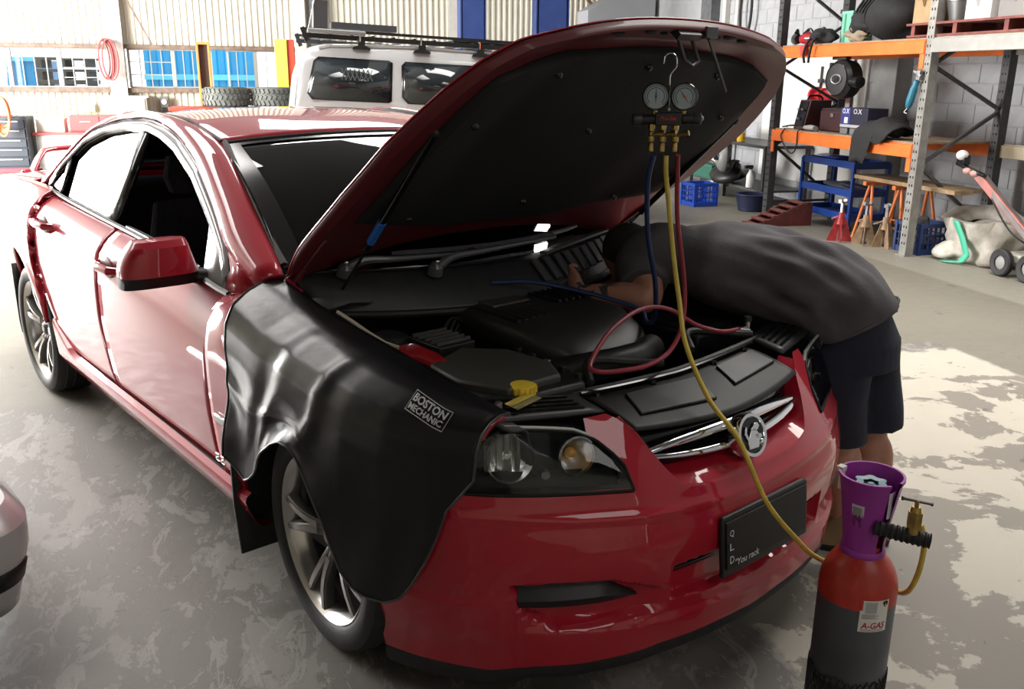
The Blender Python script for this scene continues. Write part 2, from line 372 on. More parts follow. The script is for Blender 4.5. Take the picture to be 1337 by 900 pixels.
def side_z(x, z0, n=26):
    """levels from z0 up to the belt"""
    b = float(belt(x)); return np.concatenate([np.linspace(z0, b - .14, n - 10), np.linspace(b - .14, b, 11)[1:]])
def side_in(x, z):
    b = belt(x); f = bin_(x) / .15
    zz = [p[0] for p in LOW]; ii = [p[1] for p in LOW]
    lo = np.interp(z, zz, ii); up = np.interp(z - b, [p[0] for p in UP], [p[1] for p in UP]) * f
    return lo + up
def flare(x, z):
    r = np.hypot(x + 2.915, z - .335); r2 = np.hypot(x, z - .335)
    return .012 * np.exp(-((r - .42) / .05) ** 2) + .008 * np.exp(-((r2 - .42) / .05) ** 2)
def side_panel(xf, xr, z0f, side, n=22, m=26):
    """grid between a front and a rear edge curve x(z) and above z0(x)"""
    G = []
    for i in range(n):
        p = i / (n - 1); row = []
        xm = xf(.6) * (1 - p) + xr(.6) * p; zz = side_z(xm, z0f(xm), m)
        for z in zz:
            x = xf(z) * (1 - p) + xr(z) * p; z2 = min(z, float(belt(x)))
            y = half(x) - side_in(x, z2) + flare(x, z2); row.append((x, side * y, z2))
        G.append(row)
    return MB().grid(G)
def ec(pts): return lambda z: float(np.interp(z, [p[0] for p in pts], [p[1] for p in pts]))
fd_f = ec([(.3, -.568), (.62, -.571), (.8, -.548), (.9, -.495), (.97, -.455)])
fd_r = ec([(.3, -1.598), (.44, -1.619), (.65, -1.642), (.84, -1.632), (1.02, -1.66)])
rd_f = lambda z: fd_r(z) - .009
rd_r = ec([(.3, -2.29), (.38, -2.33), (.486, -2.42), (.6, -2.50), (.7, -2.56), (.8, -2.585), (1.06, -2.60)])
q_f = lambda z: rd_r(z) - .009
def glass_y(z): return .80 - .5 * (z - 1.03)
def gpt(x, z, side, off=0): return (x, side * (glass_y(z) + off), z)
GT = [(-.60, .955), (-.69, 1.035), (-.87, 1.128), (-1.15, 1.254), (-1.40, 1.334), (-1.565, 1.369), (-1.76, 1.392), (-2.0, 1.386), (-2.24, 1.359), (-2.457, 1.30), (-2.625, 1.193), (-2.716, 1.122), (-2.76, 1.072)]
gtz = lambda x: float(np.interp(-x, [-p[0] for p in GT], [p[1] for p in GT]))
UPC = [(-.43, .735, 1.012), (-.47, .718, 1.032), (-.70, .668, 1.147), (-.95, .612, 1.262), (-1.198, .562, 1.362), (-1.45, .572, 1.425), (-1.8, .578, 1.443), (-2.1, .575, 1.418), (-2.45, .58, 1.335), (-2.8, .615, 1.215), (-3.12, .66, 1.085)]
for side, nm in ((-1, 'right'), (1, 'left')):
    d1 = cob('front_door', side_panel(fd_f, fd_r, lambda x: .365, side), RED, solid=.03, off=-1 if side < 0 else 1)
    d2 = cob('rear_door', side_panel(rd_f, rd_r, lambda x: .365, side), RED, solid=.03, off=-1 if side < 0 else 1)
    # rear quarter with its arch
    G = []
    for x in np.concatenate([np.linspace(-2.50, -3.35, 36), np.linspace(-3.4, -3.98, 14)]):
        dx = x + 2.915; z0 = .335 + math.sqrt(max(0, .435**2 - dx*dx)) if abs(dx) < .43 else (.40 if x > -2.6 else .33)
        zz = side_z(x, max(z0, .30), 26); row = []
        for z in zz:
            xq = min(x, q_f(z)) if x > -2.8 else x
            row.append((xq, side * (half(xq) - side_in(xq, z) + flare(xq, z)), z))
        G.append(row)
    cob('rear_quarter', MB().grid(G), RED, solid=.02, off=-1 if side < 0 else 1)
    # sill skirt
    SK = [(.362, .030), (.350, .012), (.335, .008), (.30, .020), (.262, .040), (.238, .055), (.236, .10)]
    G = []
    for x in np.linspace(-.36, -2.45, 30):
        k = max(0, (-2.2 - x) / .25); G.append([(x, side * (half(x) - i + .004), z + k * .12 * (z > .3) + .02 * (-x - .4) / 2) for z, i in SK])
    cob('side_skirt', MB().grid(G), RED)
    # front guard, cross-section rounding over to the bonnet gap
    G = []
    def ght(x): return float(np.interp(x, [-.6, -.45, -.2, 0, .3, .5, .62], [.945, .982, .935, .912, .878, .853, .842]))
    for x in list(np.linspace(-.562, .44, 44)) + [.46, .49, .52, .55, .58, .60]:
        h = ght(x); r = math.sqrt(max(0, .40**2 - x*x)) if abs(x) < .395 else 0; z0 = max(.335 + r, .36 if x < 0 else .42) if x < .41 else float(np.interp(x, [.41, .44, .52, .6], [.60, .79, .80, .826])); ins = half(x) - (.735 - .02 * max(0, x - .2) / .3)
        prof = [(0, ins), (-.004, ins*.72), (-.018, ins*.45), (-.045, ins*.22), (-.09, ins*.08), (-.15, .004)]
        zz = np.linspace(min(z0, h - .035), max(h - .15, min(z0, h - .035)), 12); row = []
        for z in zz: row.append((x, side * (half(x) - max(np.interp(z, [p[0] for p in LOW], [p[1] for p in LOW]), np.interp(z - h, [-.20] + [a for a, b in prof[::-1]], [0] + [b for a, b in prof[::-1]])) + flare(x, z)), z))
        for dz, i in prof[::-1][1:]: row.append((x, side * (half(x) - i), max(h + dz, row[-1][2])))
        G.append(row)
    cob('front_guard', MB().grid(G), RED, solid=.012, off=0)
    # cant rail: A pillar, roof side and C pillar in one red frame
    xs = np.linspace(0, 1, 40); U = smooth_path([(a, side*b, c) for a, b, c in UPC], 6)
    LWR = smooth_path([(-.47, side*.80, .968)] + [gpt(x, z + .032 + .01*(x < -1), side, .006) for x, z in GT[1:-1]] + [(-2.88, side*.775, 1.066)], 6)
    def along(P, t):
        d = [0]; 
        for i in range(1, len(P)): d.append(d[-1] + (P[i]-P[i-1]).length)
        q = t * d[-1]; return Vector([np.interp(q, d, [p[k] for p in P]) for k in range(3)])
    G = []
    for t in xs:
        a, b = along(U, t), along(LWR, t); bul = Vector((.012, side*.022, .02)); row = []
        for k in range(7):
            w = k / 6; row.append(a.lerp(b, w) + bul * math.sin(math.pi * w))
        G.append(row)
    cob('roof_pillar', MB().grid(G), RED, solid=.015, off=0)
    cob('pillar_foot', MB().grid([[(-.425, side*.715, 1.006), (-.455, side*.78, .985), (-.495, side*.825, .962), (-.565, side*.858, .948)], [(-.39, side*.715, .99), (-.425, side*.80, .972), (-.48, side*.855, .950), (-.572, side*.882, .930)], [(-.33, side*.72, .982), (-.38, side*.82, .955), (-.46, side*.885, .925), (-.574, side*.905, .905)]]), RED, solid=.006, off=0)
    A_ = (-.47, side*.80, .968); cob('pillar_foot', MB().add([A_, gpt(-.70, 1.082, side, .008), gpt(-.66, 1.01, side, .006), gpt(-.60, .955, side, .006), (-.555, side*.862, .945), (-.50, side*.84, .955)], [(0, 1, 2, 3, 4, 5)]), RED, solid=.006, off=0)
    # black window surround, chrome weather strip above the glass and along the belt
    G = [[b + Vector((0, 0, .004)), Vector(gpt(x, z - .012, side, -.004))] for b, (x, z) in ((Vector(gpt(x, z + .034, side, .004)), (x, z)) for x, z in [(x, gtz(x)) for x in np.linspace(-.62, -2.76, 40)])]
    cob('window_surround', MB().grid(G), GLOSSB, solid=.01, off=0)
    vis = MB(); vp = [(x, gtz(x) + .006) for x in np.linspace(-.62, -2.70, 44)]
    vis.grid([[gpt(x, z + .026, side, .008), gpt(x, z + .012, side, .018), gpt(x, z - .012, side, .016)] for x, z in vp])
    cob('weather_shield', vis, M('pale_tinted_acrylic', (.42, .43, .45), .12, 0, .6), solid=.004)
    st = MB().tube([(x, side * (glass_y(float(belt(x))) + .012), float(belt(x)) + .006) for x in np.linspace(-.56, -2.78, 30)], .010, 6)
    cob('belt_trim', st, M('satin_black_trim', (.03, .03, .032), .3, 0, .3))
    # door glass
    def pane(name, xs_top, base, parent, mt=GLASS_D):
        poly = [(x, gtz(x)) for x in xs_top] + base; pts = [gpt(x, z, side, -.006) for x, z in poly]
        return ob(name, MB().add(pts + [(p[0], p[1] - side*.005, p[2]) for p in pts], [tuple(range(len(pts))), tuple(range(len(pts), 2*len(pts)))[::-1]] + [(i, (i+1) % len(pts), len(pts)+(i+1) % len(pts), len(pts)+i) for i in range(len(pts))]), mt, parent, angle=20)
    bz = lambda x: float(belt(x))
    if side > 0: pane('window_glass', np.linspace(-.90, -1.715, 16), [(-1.70, bz(-1.7)), (-1.2, bz(-1.2)), (-.80, bz(-.80))], d1)
    else:       # the near front window is wound down: only the top edge of its pane stands above the belt
        we = MB().grid([[gpt(x, bz(x) + d, side, -.006) for d in (-.03, .004, .016)] for x in np.linspace(-.82, -1.69, 14)]); ob('window_glass', we, GLASS_D, d1, solid=.004)
    pane('window_glass', np.linspace(-1.82, -2.56, 16), [(-2.50, bz(-2.5)), (-2.2, bz(-2.2)), (-1.85, bz(-1.85))], d2)
    pane('quarter_glass', np.linspace(-2.59, -2.745, 8), [(-2.53, bz(-2.53))], d2)
    pl = MB().add([gpt(x, z, side, .003) for x, z in ((-1.715, gtz(-1.715)), (-1.82, gtz(-1.82)), (-1.85, bz(-1.85)), (-1.70, bz(-1.7)))], [(0, 1, 2, 3)])
    cob('door_pillar', pl, GLOSSB, solid=.02, off=0)
    cob('door_pillar', MB().add([gpt(x, z, side, .003) for x, z in ((-2.558, gtz(-2.558)), (-2.592, gtz(-2.592)), (-2.532, bz(-2.53)), (-2.498, bz(-2.5)))], [(0, 1, 2, 3)]), GLOSSB, solid=.02, off=0)
    # pale sail panel that carries the mirror
    sail = MB().add([gpt(x, z, side, .006) for x, z in ((-.885, gtz(-.885)), (-.74, gtz(-.74)), (-.60, .955), (-.78, bz(-.78) + .004))], [(0, 1, 2, 3)])
    ob('sail_panel', sail, M('pale_grey_plastic', (.55, .57, .58), .35), d1, solid=.012, off=0)
    # mirror: black foot and lower shell, red cap
    mm = MB(); Rm = lambda x, y, z: Vector((-.80 + x, side * (.81 + y), 1.0 + z))
    def shell(z0, z1, k0, k1, n=10):
        G = []
        for zi in np.linspace(z0, z1, 6):
            w = (zi - z0) / (z1 - z0); k = k0 + (k1 - k0) * w; row = []
            for a in np.linspace(0, 2*math.pi, 21):
                ca, sa = math.cos(a), math.sin(a); ex = .66
                hh = min(1, max(0, zi/.104)); row.append(Rm(.055*k*math.copysign(abs(ca)**ex, ca) + (.018 if ca > 0 else 0)*k, .175 + .122*math.copysign(abs(sa)**ex, sa)*(1 - (.42*hh*hh if sa > 0 else .24*hh)) * (1 - .5*(k < .1)), zi))
            G.append(row)
        return MB().grid(G)
    cap = shell(-.005, .085, 1.02, .94); top = shell(.085, .104, .94, .62); cap.add(top.v, top.f); t2 = shell(.104, .106, .62, .02); cap.add(t2.v, t2.f)
    c = ob('mirror_cap', cap, RED, d1)
    low = shell(-.042, -.006, .80, 1.0); l2 = shell(-.043, -.042, .02, .80); low.add(l2.v, l2.f)
    ob('mirror_housing', low, BLACK, d1)
    ob('mirror_foot', MB().loft([(Rm(.02, -.02, -.055), (.06, 0, 0), (0, 0, .04)), (Rm(.01, .03, -.035), (.045, 0, 0), (0, 0, .030)), (Rm(0, .09, -.022), (.04, 0, 0), (0, 0, .02))], 14), BLACK, d1)
    # handles: a dished cup and a strap
    for dr, hx, hz in ((d1, -1.50, .895), (d2, -2.36, .955)):
        y = float(half(hx)) - .004
        ob('door_handle', MB().tube([(hx + .10, side*(y - .012), hz - .004), (hx + .085, side*(y + .022), hz), (hx, side*(y + .034), hz + .004), (hx - .085, side*(y + .022), hz + .003), (hx - .10, side*(y - .012), hz)], [.014, .017, .018, .017, .014], 10), RED, dr)
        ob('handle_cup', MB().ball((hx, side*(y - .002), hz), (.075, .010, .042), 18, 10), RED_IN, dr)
    # guard vent and the small word below it
    cob('guard_vent', MB().box((-.47, side*(float(half(-.47)) + .003), .575), (.105, .014, .026)), CHROME, bevel=.004)
# badge lettering low on the right guard, only its end shows below the cover
lt = MB(); put_text(lt, 'SS', lambda x, y: (-.53 - x, -(float(half(-.53)) - .003), .425 + y), .07, .028, .01)
cob('guard_badge', lt, CHROME, solid=.004)
# roof, windscreen, rear window, boot
RX = [-1.12, -1.25, -1.45, -1.7, -1.9, -2.2, -2.5]; RZ = [1.394, 1.428, 1.456, 1.470, 1.469, 1.452, 1.405]
EX = [-1.198, -1.3, -1.45, -1.8, -2.1, -2.45, -2.5]; 
G = []
for t in np.linspace(0, 1, 26):
    row = []
    xe = -1.198 - t*1.27; ye = float(np.interp(-xe, [-p[0] for p in UPC], [p[1] for p in UPC])); ze = float(np.interp(-xe, [-p[0] for p in UPC], [p[2] for p in UPC]))
    xc = -1.12 - t*1.43; zc = float(crv(-xc, [-v for v in RX], RZ))
    for w in np.linspace(-1, 1, 25):
        k = abs(w) ** 2.2; row.append((xc + (xe - xc)*k, w*(ye - .006), zc + (ze + .004 - zc)*abs(w)**2.6))
    G.append(row)
roof = cob('roof', MB().grid(G), RED, solid=.02, off=-1)
for s in (-1, 1):
    ob('roof_ditch_strip', MB().tube([(a, s*(b - .002), c + .008) for a, b, c in UPC[4:9]], .009, 6), RUBBER, roof)
wsb = lambda w: Vector((-.27 - .19*abs(w)**2.0, .72*w, 1.012 + .018*abs(w)**2))
wst = lambda w: Vector((-1.12 - .078*abs(w)**2.2, .562*w, 1.392 - .030*abs(w)**2.4))
def wscreen(a0, a1, w0=-1, w1=1, off=0):
    G = []
    for v in np.linspace(a0, a1, 14):
        row = []
        for w in np.linspace(w0, w1, 25):
            p = wsb(w).lerp(wst(w), v); p += Vector((.03, 0, .045)) * math.sin(math.pi*v) * (1 - .5*abs(w)) + Vector((.5, 0, .85))*off; row.append(p)
        G.append(row)
    return MB().grid(G)
cob('windscreen', wscreen(-.03, .99), GLASS_W, solid=.005)
for s in (-1, 1): cob('screen_border', wscreen(0, .99, s*.90, s*.992, .004), GLOSSB)
cob('screen_border', wscreen(.955, .99, -.92, .92, .004), GLOSSB)
for s in (-1, 1): cob('windscreen_seal', MB().tube([(a, s*(b - .012), c + .004) for a, b, c in UPC[1:5]], .014, 6), RUBBER)
cob('windscreen_seal', MB().tube([wst(w) + Vector((.004, 0, .002)) for w in np.linspace(-1, 1, 15)], .008, 6), RUBBER)
G = []
for v in np.linspace(0, 1, 8):
    G.append([Vector((-2.53 - .02*(1-abs(w)), .57*w, 1.40 - .06*abs(w)**2.5)).lerp(Vector((-3.12 - .08*(1-w*w), .66*w, 1.085)), v) + Vector((-.02, 0, .03))*math.sin(math.pi*v) for w in np.linspace(-1, 1, 15)])
cob('rear_window', MB().grid(G), GLASS_D, solid=.005)
G = []
for t in np.linspace(0, 1, 14):
    x = -3.10 - t*.86; row = []
    for w in np.linspace(-1, 1, 21):
        yb = half(x) - bin_(x)*1.0; row.append((x - .03*(1-w*w), w*float(yb), float(belt(x)) + .05*(1 - w**4)*(1-.4*t)))
    G.append(row)
cob('boot_lid', MB().grid(G), RED, solid=.015, off=-1)
# spoiler: raised blade on two slanted feet
bl = []
for w in np.linspace(-1, 1, 31):
    y = .60*w; k = max(0, (abs(w) - .84) / .16); x = -3.86 + .07*abs(w)**3; z = 1.172 + .012*(1-w*w) - .125*k**1.6
    bl.append(((x, y, z), (.085 - .01*abs(w), 0, .008), (-.0, .010*math.copysign(k, w), .016)))
sp = cob('spoiler', MB().loft(bl, 14), RED, angle=50)
for s in (-1, 1): ob('spoiler_foot', MB().bar((-3.79, s*.585, 1.03), (-3.82, s*.60, 1.06), .14, .04), RED, sp, bevel=.01)
G = []
for w in np.linspace(-1, 1, 25):
    y = w*.70; row = []
    for z, d in ((1.03, .02), (.95, 0), (.8, 0), (.6, 0), (.4, .02), (.26, .06)): row.append((-4.02 + .14*abs(w)**2.2 + d, y*(1 - .02*(z < .4)), z))
    G.append(row)
cob('rear_bumper', MB().grid(G), RED, solid=.02)
# under-body, wheel wells, cabin
cob('floor_pan', MB().box((-1.55, 0, .27), (3.7, 1.62, .06)).box((-2.9, 0, .45), (.5, 1.3, .2)).box((-3.7, 0, .5), (.5, 1.2, .4)), BLACK)
for cx in (0, -2.915):
    for s in (-1, 1):
        w = MB(); G = []
        for a in np.linspace(math.radians(-20), math.radians(200), 20):
            G.append([(cx + .44*math.cos(a), s*y, .335 + .435*math.sin(a)) for y in (.50, .70, .80)])
        w.grid(G); cob('wheel_well', w, DARKIN, solid=.008)
SEAT = M('charcoal_seat_fabric', (.05, .054, .07), .85, nz=.2, ns=60)
for sx, sy in ((-1.55, -.36), (-1.55, .36)):
    s = cob('seat', MB().loft([((sx + .28, sy, .50), (0, .25, 0), (0, 0, .07), .6), ((sx, sy, .52), (0, .26, 0), (0, 0, .09), .6), ((sx - .24, sy, .50), (0, .26, 0), (0, 0, .09), .6)], 18), SEAT)
    ob('backrest', MB().loft([((sx - .22, sy, .55), (0, .25, 0), (.09, 0, .03), .6), ((sx - .34, sy, .85), (0, .27, 0), (.09, 0, .03), .6), ((sx - .42, sy, 1.06), (0, .20, 0), (.06, 0, .02), .6)], 18), SEAT, s)
    ob('headrest', MB().loft([((sx - .42, sy, 1.10), (0, .12, 0), (.055, 0, 0), .6), ((sx - .43, sy, 1.17), (0, .14, 0), (.06, 0, 0), .6), ((sx - .45, sy, 1.26), (0, .11, 0), (.045, 0, 0), .6)], 18), SEAT, s)
cob('rear_seat', MB().box((-2.45, 0, .55), (.5, 1.3, .2)).box((-2.72, 0, .85), (.16, 1.3, .5)), SEAT, bevel=.04)
dash = MB(); G = []
for w in np.linspace(-1, 1, 13):
    G.append([(-.30 - .15*w*w, .72*w, .985), (-.55 - .05*w*w, .72*w, .985), (-.78, .70*w, .955), (-.86, .70*w, .90), (-.80, .68*w, .62)])
cob('dashboard', MB().grid(G), M('grey_dashboard', (.075, .085, .09), .6), solid=.02)
sw = cob('steering_wheel', MB().tube([Vector((-.97, -.36, .89)) + Matrix.Rotation(math.radians(-24), 3, 'Y') @ Vector((0, .185*math.cos(a), .185*math.sin(a))) for a in np.linspace(0, 2*math.pi, 40)[:-1]], .016, 8, closed=True), M('dark_leather', (.16, .16, .17), .25, 0, .5))
ob('wheel_hub', MB().ball((-.955, -.36, .885), (.03, .075, .06)), BLACK, sw)
for y, z in ((-.10, .02), (.10, .02), (0, -.12)): ob('wheel_spoke', MB().bar((-.955, -.36, .885), (-.965 + z*.3, -.36 + y*1.6, .885 + z*1.3), .03, .012), BLACK, sw)
cob('dash_note', MB().box((-.42, -.30, 1.004), (.10, .14, .03)), M('yellow_label', (.70, .42, .05), .6), bevel=.008)
# ------------------------------------------------------------------ front bumper
def topz(s):
    a = abs(s)
    return float(np.interp(a, [0, .06, .12, .16, .19, .205, .222, .24, .265, .30, .302, .46, .60, .625, .66, .72, 1],
                           [.596, .597, .599, .604, .615, .632, .660, .70, .758, .787, .64, .652, .668, .672, .70, .78, .80]))
def basez(s):
    a = abs(s)
    return float(np.interp(a, [0, .06, .12, .16, .19, .205, .30, .46, .60, .625, .66, .72, 1], [.596, .597, .599, .604, .615, .632, .6385, .652, .668, .672, .70, .78, .80]))
def lipz(s): return float(np.interp(abs(s), [0, .25, .48, .56, .7, .8], [.185, .205, .19, .158, .142, .132]))
def recess(s, z):
    a = abs(s); d = 0
    # side scoop round each lower vent and the wide centre mouth
    lo = np.interp(a, [.245, .30, .45, .50, .515], [.30, .295, .30, .335, .40]); hi = np.interp(a, [.245, .30, .36, .45, .515], [.37, .40, .43, .435, .43])
    if .235 < a < .525: d -= .030 * np.clip((z - lo)/.018, 0, 1) * np.clip((hi - z)/.014, 0, 1) * np.clip((a - .235)/.05, 0, 1) * np.clip((.525 - a)/.006, 0, 1)
    if a < .232:
        lo = np.interp(a, [0, .232], [.285, .325]); hi = np.interp(a, [0, .15, .232], [.42, .425, .425])
        d -= .028 * np.clip((z - lo)/.012, 0, 1) * np.clip((hi - z)/.005, 0, 1) * np.clip((.232 - a)/.005, 0, 1)
    # soft waist crease and the lower shelf line
    d += .006 * np.exp(-((z - np.interp(a, [0, .2, .4, .55], [.555, .565, .585, .605])) / .012) ** 2) * (a < .62)
    if a > .50: d += .006 * np.clip((.37 + .30*max(0, .62 - a) - z) / .01, 0, 1)
    elif a < .5: d += .010 * np.clip((np.interp(a, [0, .25, .5], [.262, .285, .31]) - z) / .012, 0, 1)
    return d
ss = sorted(set(np.round(np.concatenate([np.linspace(-.80, .80, 180), [q*k for q in (-1, 1) for k in (.205, .212, .30, .222, .2265, .2315, .2325, .236, .514, .5185, .5245)]]), 5)))
G = []
for s in ss:
    z0, z1 = lipz(s), basez(s); row = [S(s, z, recess(s, z)) for z in np.linspace(z0, z1, 74)]; G.append(row)
bm_ = MB().grid(G)
for sg in (-1, 1):                      # the bridge between headlight and grille grows out of the same skin
    G = []
    for s in sorted([q for q in ss if q*sg > 0 and .204 <= abs(q) <= .3015], key=abs):
        z0, z1 = basez(s), max(topz(s), basez(s) + .002); G.append([S(s, z, recess(s, z)) for z in np.linspace(z0, z1, 14)])
    bm_.grid(G, flip=sg > 0)
HI_A, HI_Z = [.30, .31, .327, .357, .40], [.640, .694, .719, .754, .777]
for sg in (-1, 1):                      # and runs on along the upper inner edge of the headlight
    bm_.grid([[S(sg*a, z) for z in np.linspace(float(np.interp(a, HI_A, HI_Z)), float(np.interp(a, [.30, .325, .372], [.787, .801, .797])), 8)] for a in np.linspace(.3, .372, 14)], flip=sg > 0)
bumper = cob('front_bumper', bm_, RED, angle=28)
G = []
for s in np.linspace(-.80, .80, 90):
    z1 = lipz(s); G.append([S(s, z1 + .004, -.012), S(s, z1, .004), S(s, z1 - .022, .010), S(s, z1 - .042 - .01*(abs(s) > .5), .004), S(s, z1 - .05, -.06)])
cob('bumper_lip', MB().grid(G), RUBBER)
for sg in (-1, 1):
    G = []
    for a in np.linspace(.298, .512, 26):
        k = np.clip((a - .298)/.07, 0, 1); h0 = np.interp(a, [.298, .36, .512], [.36, .362, .362]); h1 = h0 + .006 + .058*k
        G.append([S(sg*a, h0, -.034), S(sg*a, h0 + .002, -.004 - .012*(1-k)), S(sg*a, h0*.6 + h1*.4, .004 - .016*(1-k)), S(sg*a, h0*.3 + h1*.7, -.016), S(sg*a, h1, -.028)])
    ob('lower_vent', MB().grid(G), BLACK, bumper)
# black slots at the top of the centre mouth
for s0, s1 in ((-.229, -.12), (.12, .229)):
    ob('mouth_slot', MB().grid([[S(s, z, -.022) for z in (.395 + .01*abs(s), .408, .421)] for s in np.linspace(s0, s1, 10)]), GLOSSB, bumper, solid=.01)
# red shelf between the mouth edge and the grille
G = []
for s in np.linspace(-.30, .30, 61):
    z = topz(s); p = S(s, z); y = p[1]; k = float(np.interp(abs(s), [0, .2, .30], [0, .45, 1]))
    q = np.array([.735 - .055*(y/.36)**2, y*.98, max(.648, z + .004)]); e = np.array([.70 - .06*(y/.36)**2, y*.96, max(.66, z + .006)])
    G.append([p, p*.96 + q*.04 + np.array([0, 0, .005]), p*.5 + q*.5 + np.array([0, 0, .0]), q, e])
ob('grille_shelf', MB().grid(G), RED, bumper, angle=40)
# number plate: frame, plate, lettering
def plate(x, y, h=0): 
    q = S((x) * .195 / PL / .155, .44 + y); return (.868 + h - .05*(x*.195)**2 - .10*y, .195*x, .437 + y)
pf = MB().prism([(-1.02, -.085), (1.02, -.085), (1.02, .075), (.98, .083), (-.98, .083), (-1.02, .075)], .0, .014, plate)
pfo = ob('plate_frame', pf, BLACK, bumper, bevel=.004)
npl = MB().prism([(-.955, -.062), (.955, -.062), (.955, .068), (-.955, .068)], .014, .018, plate)
ob('number_plate', npl, M('black_number_plate', (.004, .004, .004), .55), bumper)
pt = MB(); WHT = M('white_lettering', (.8, .8, .8), .5)
for k, ch in enumerate('QLD'): put_text(pt, ch, lambda x, y, k=k: plate(-.86 + x/.195, .036 - .036*k + y, .0205), .017, .020)
put_text(pt, '"You rack', lambda x, y: plate(-.52 + x/.195, -.049 + y, .0205), .105, .019, .006, .2)
ob('plate_lettering', pt, WHT, bumper, angle=None)
# grille: mesh panel, two chrome bars that meet at the ends, round badge
def gr(y, z, off=0): return (.772 - .055*(y/.36)**2 - .28*(z - .66) + off, y, z)
gp = MB().grid([[gr(y, z, -.028) for z in np.linspace(.642, .735, 5)] for y in np.linspace(-.36, .36, 25)])
grille = cob('grille', gp, GLOSSB, solid=.01)
for (za, zb, h) in ((.692, .716, .013), (.692, .664, .010)):
    L_ = []
    for y in np.linspace(-.365, .365, 41):
        k = 1 - (abs(y)/.365)**2; z = za + (zb - za)*k**.8; L_.append((gr(y, z, .006), (.012, 0, -.003), (0, 0, h*(.45 + .55*k))))
    ob('chrome_bar', MB().loft(L_, 12), CHROME, grille)
for z in (.678, .692, .706): ob('grille_slat', MB().tube([gr(y, z, -.014) for y in np.linspace(-.30, .30, 21)], .0035, 6), GLOSSB, grille)
bc = Vector((.802, -.01, .683)); bn = Vector((.94, -.02, .34)).normalized()
badge = ob('badge', MB().lathe([(0, .012), (.048, .012), (.050, .016), (.059, .016), (.062, .008), (.062, -.02), (0, -.02)], bc, bn, 40), CHROME, grille)
bx = Vector((0, 1, 0)); bx = (bx - bn*bx.dot(bn)).normalized(); by = bn.cross(bx)
ob('badge', MB().lathe([(0, .014), (.0475, .014)], bc, bn, 32), GLOSSB, grille, label='black disc of the grille badge')
# raised lion: body, mane, head, paw and the stone as low relief pieces
lion = MB(); BP = lambda x, y, h: bc + bx*x + by*y + bn*(.014 + h)
for poly in ([(-.030, -.034), (.010, -.036), (.022, -.020), (.020, .002), (.008, .018), (-.006, .020), (-.016, .004), (-.030, -.012)],
             [(-.008, .014), (.010, .030), (.024, .030), (.030, .020), (.022, .012), (.010, .008)],
             [(.006, .002), (.030, -.002), (.034, -.012), (.020, -.014), (.004, -.010)],
             [(-.030, -.010), (-.038, .010), (-.028, .028), (-.022, .026), (-.028, .010), (-.022, -.006)]):
    lion.prism(poly, 0, .006, BP)
lion.ball(BP(.026, -.026, .002), .011, 12, 8)
ob('badge_emblem', lion, CHROME, grille, bevel=.001)
# ------------------------------------------------------------------ headlights
HLO = [(-.615, .668), (-.54, .658), (-.46, .648), (-.38, .638), (-.30, .631), (-.303, .655), (-.31, .69), (-.327, .715), (-.357, .75), (-.40, .773), (-.455, .788), (-.50, .80), (-.545, .812), (-.57, .797), (-.592, .745), (-.605, .70)]
hl_lo = lambda a: float(np.interp(a, [.30, .38, .46, .54, .615], [.633, .640, .650, .660, .670]))
hl_hi = lambda a: float(np.interp(a, [.30, .31, .327, .357, .40, .455, .50, .545, .57, .592, .605, .615], [.636, .69, .715, .75, .773, .788, .80, .812, .797, .745, .70, .672]))
REFL = M('silver_reflector', (.85, .85, .85), .28, 1); HLB = M('headlight_black', (.008, .008, .009), .6, spec=.2)
LENS = glass('headlight_lens', (.90, .92, .92))
AA = sorted(set([.3005, .302, .305, .31, .318, .327] + list(np.linspace(.335, .54, 26)) + [.545, .557, .57, .581, .592, .605, .611, .6145]))
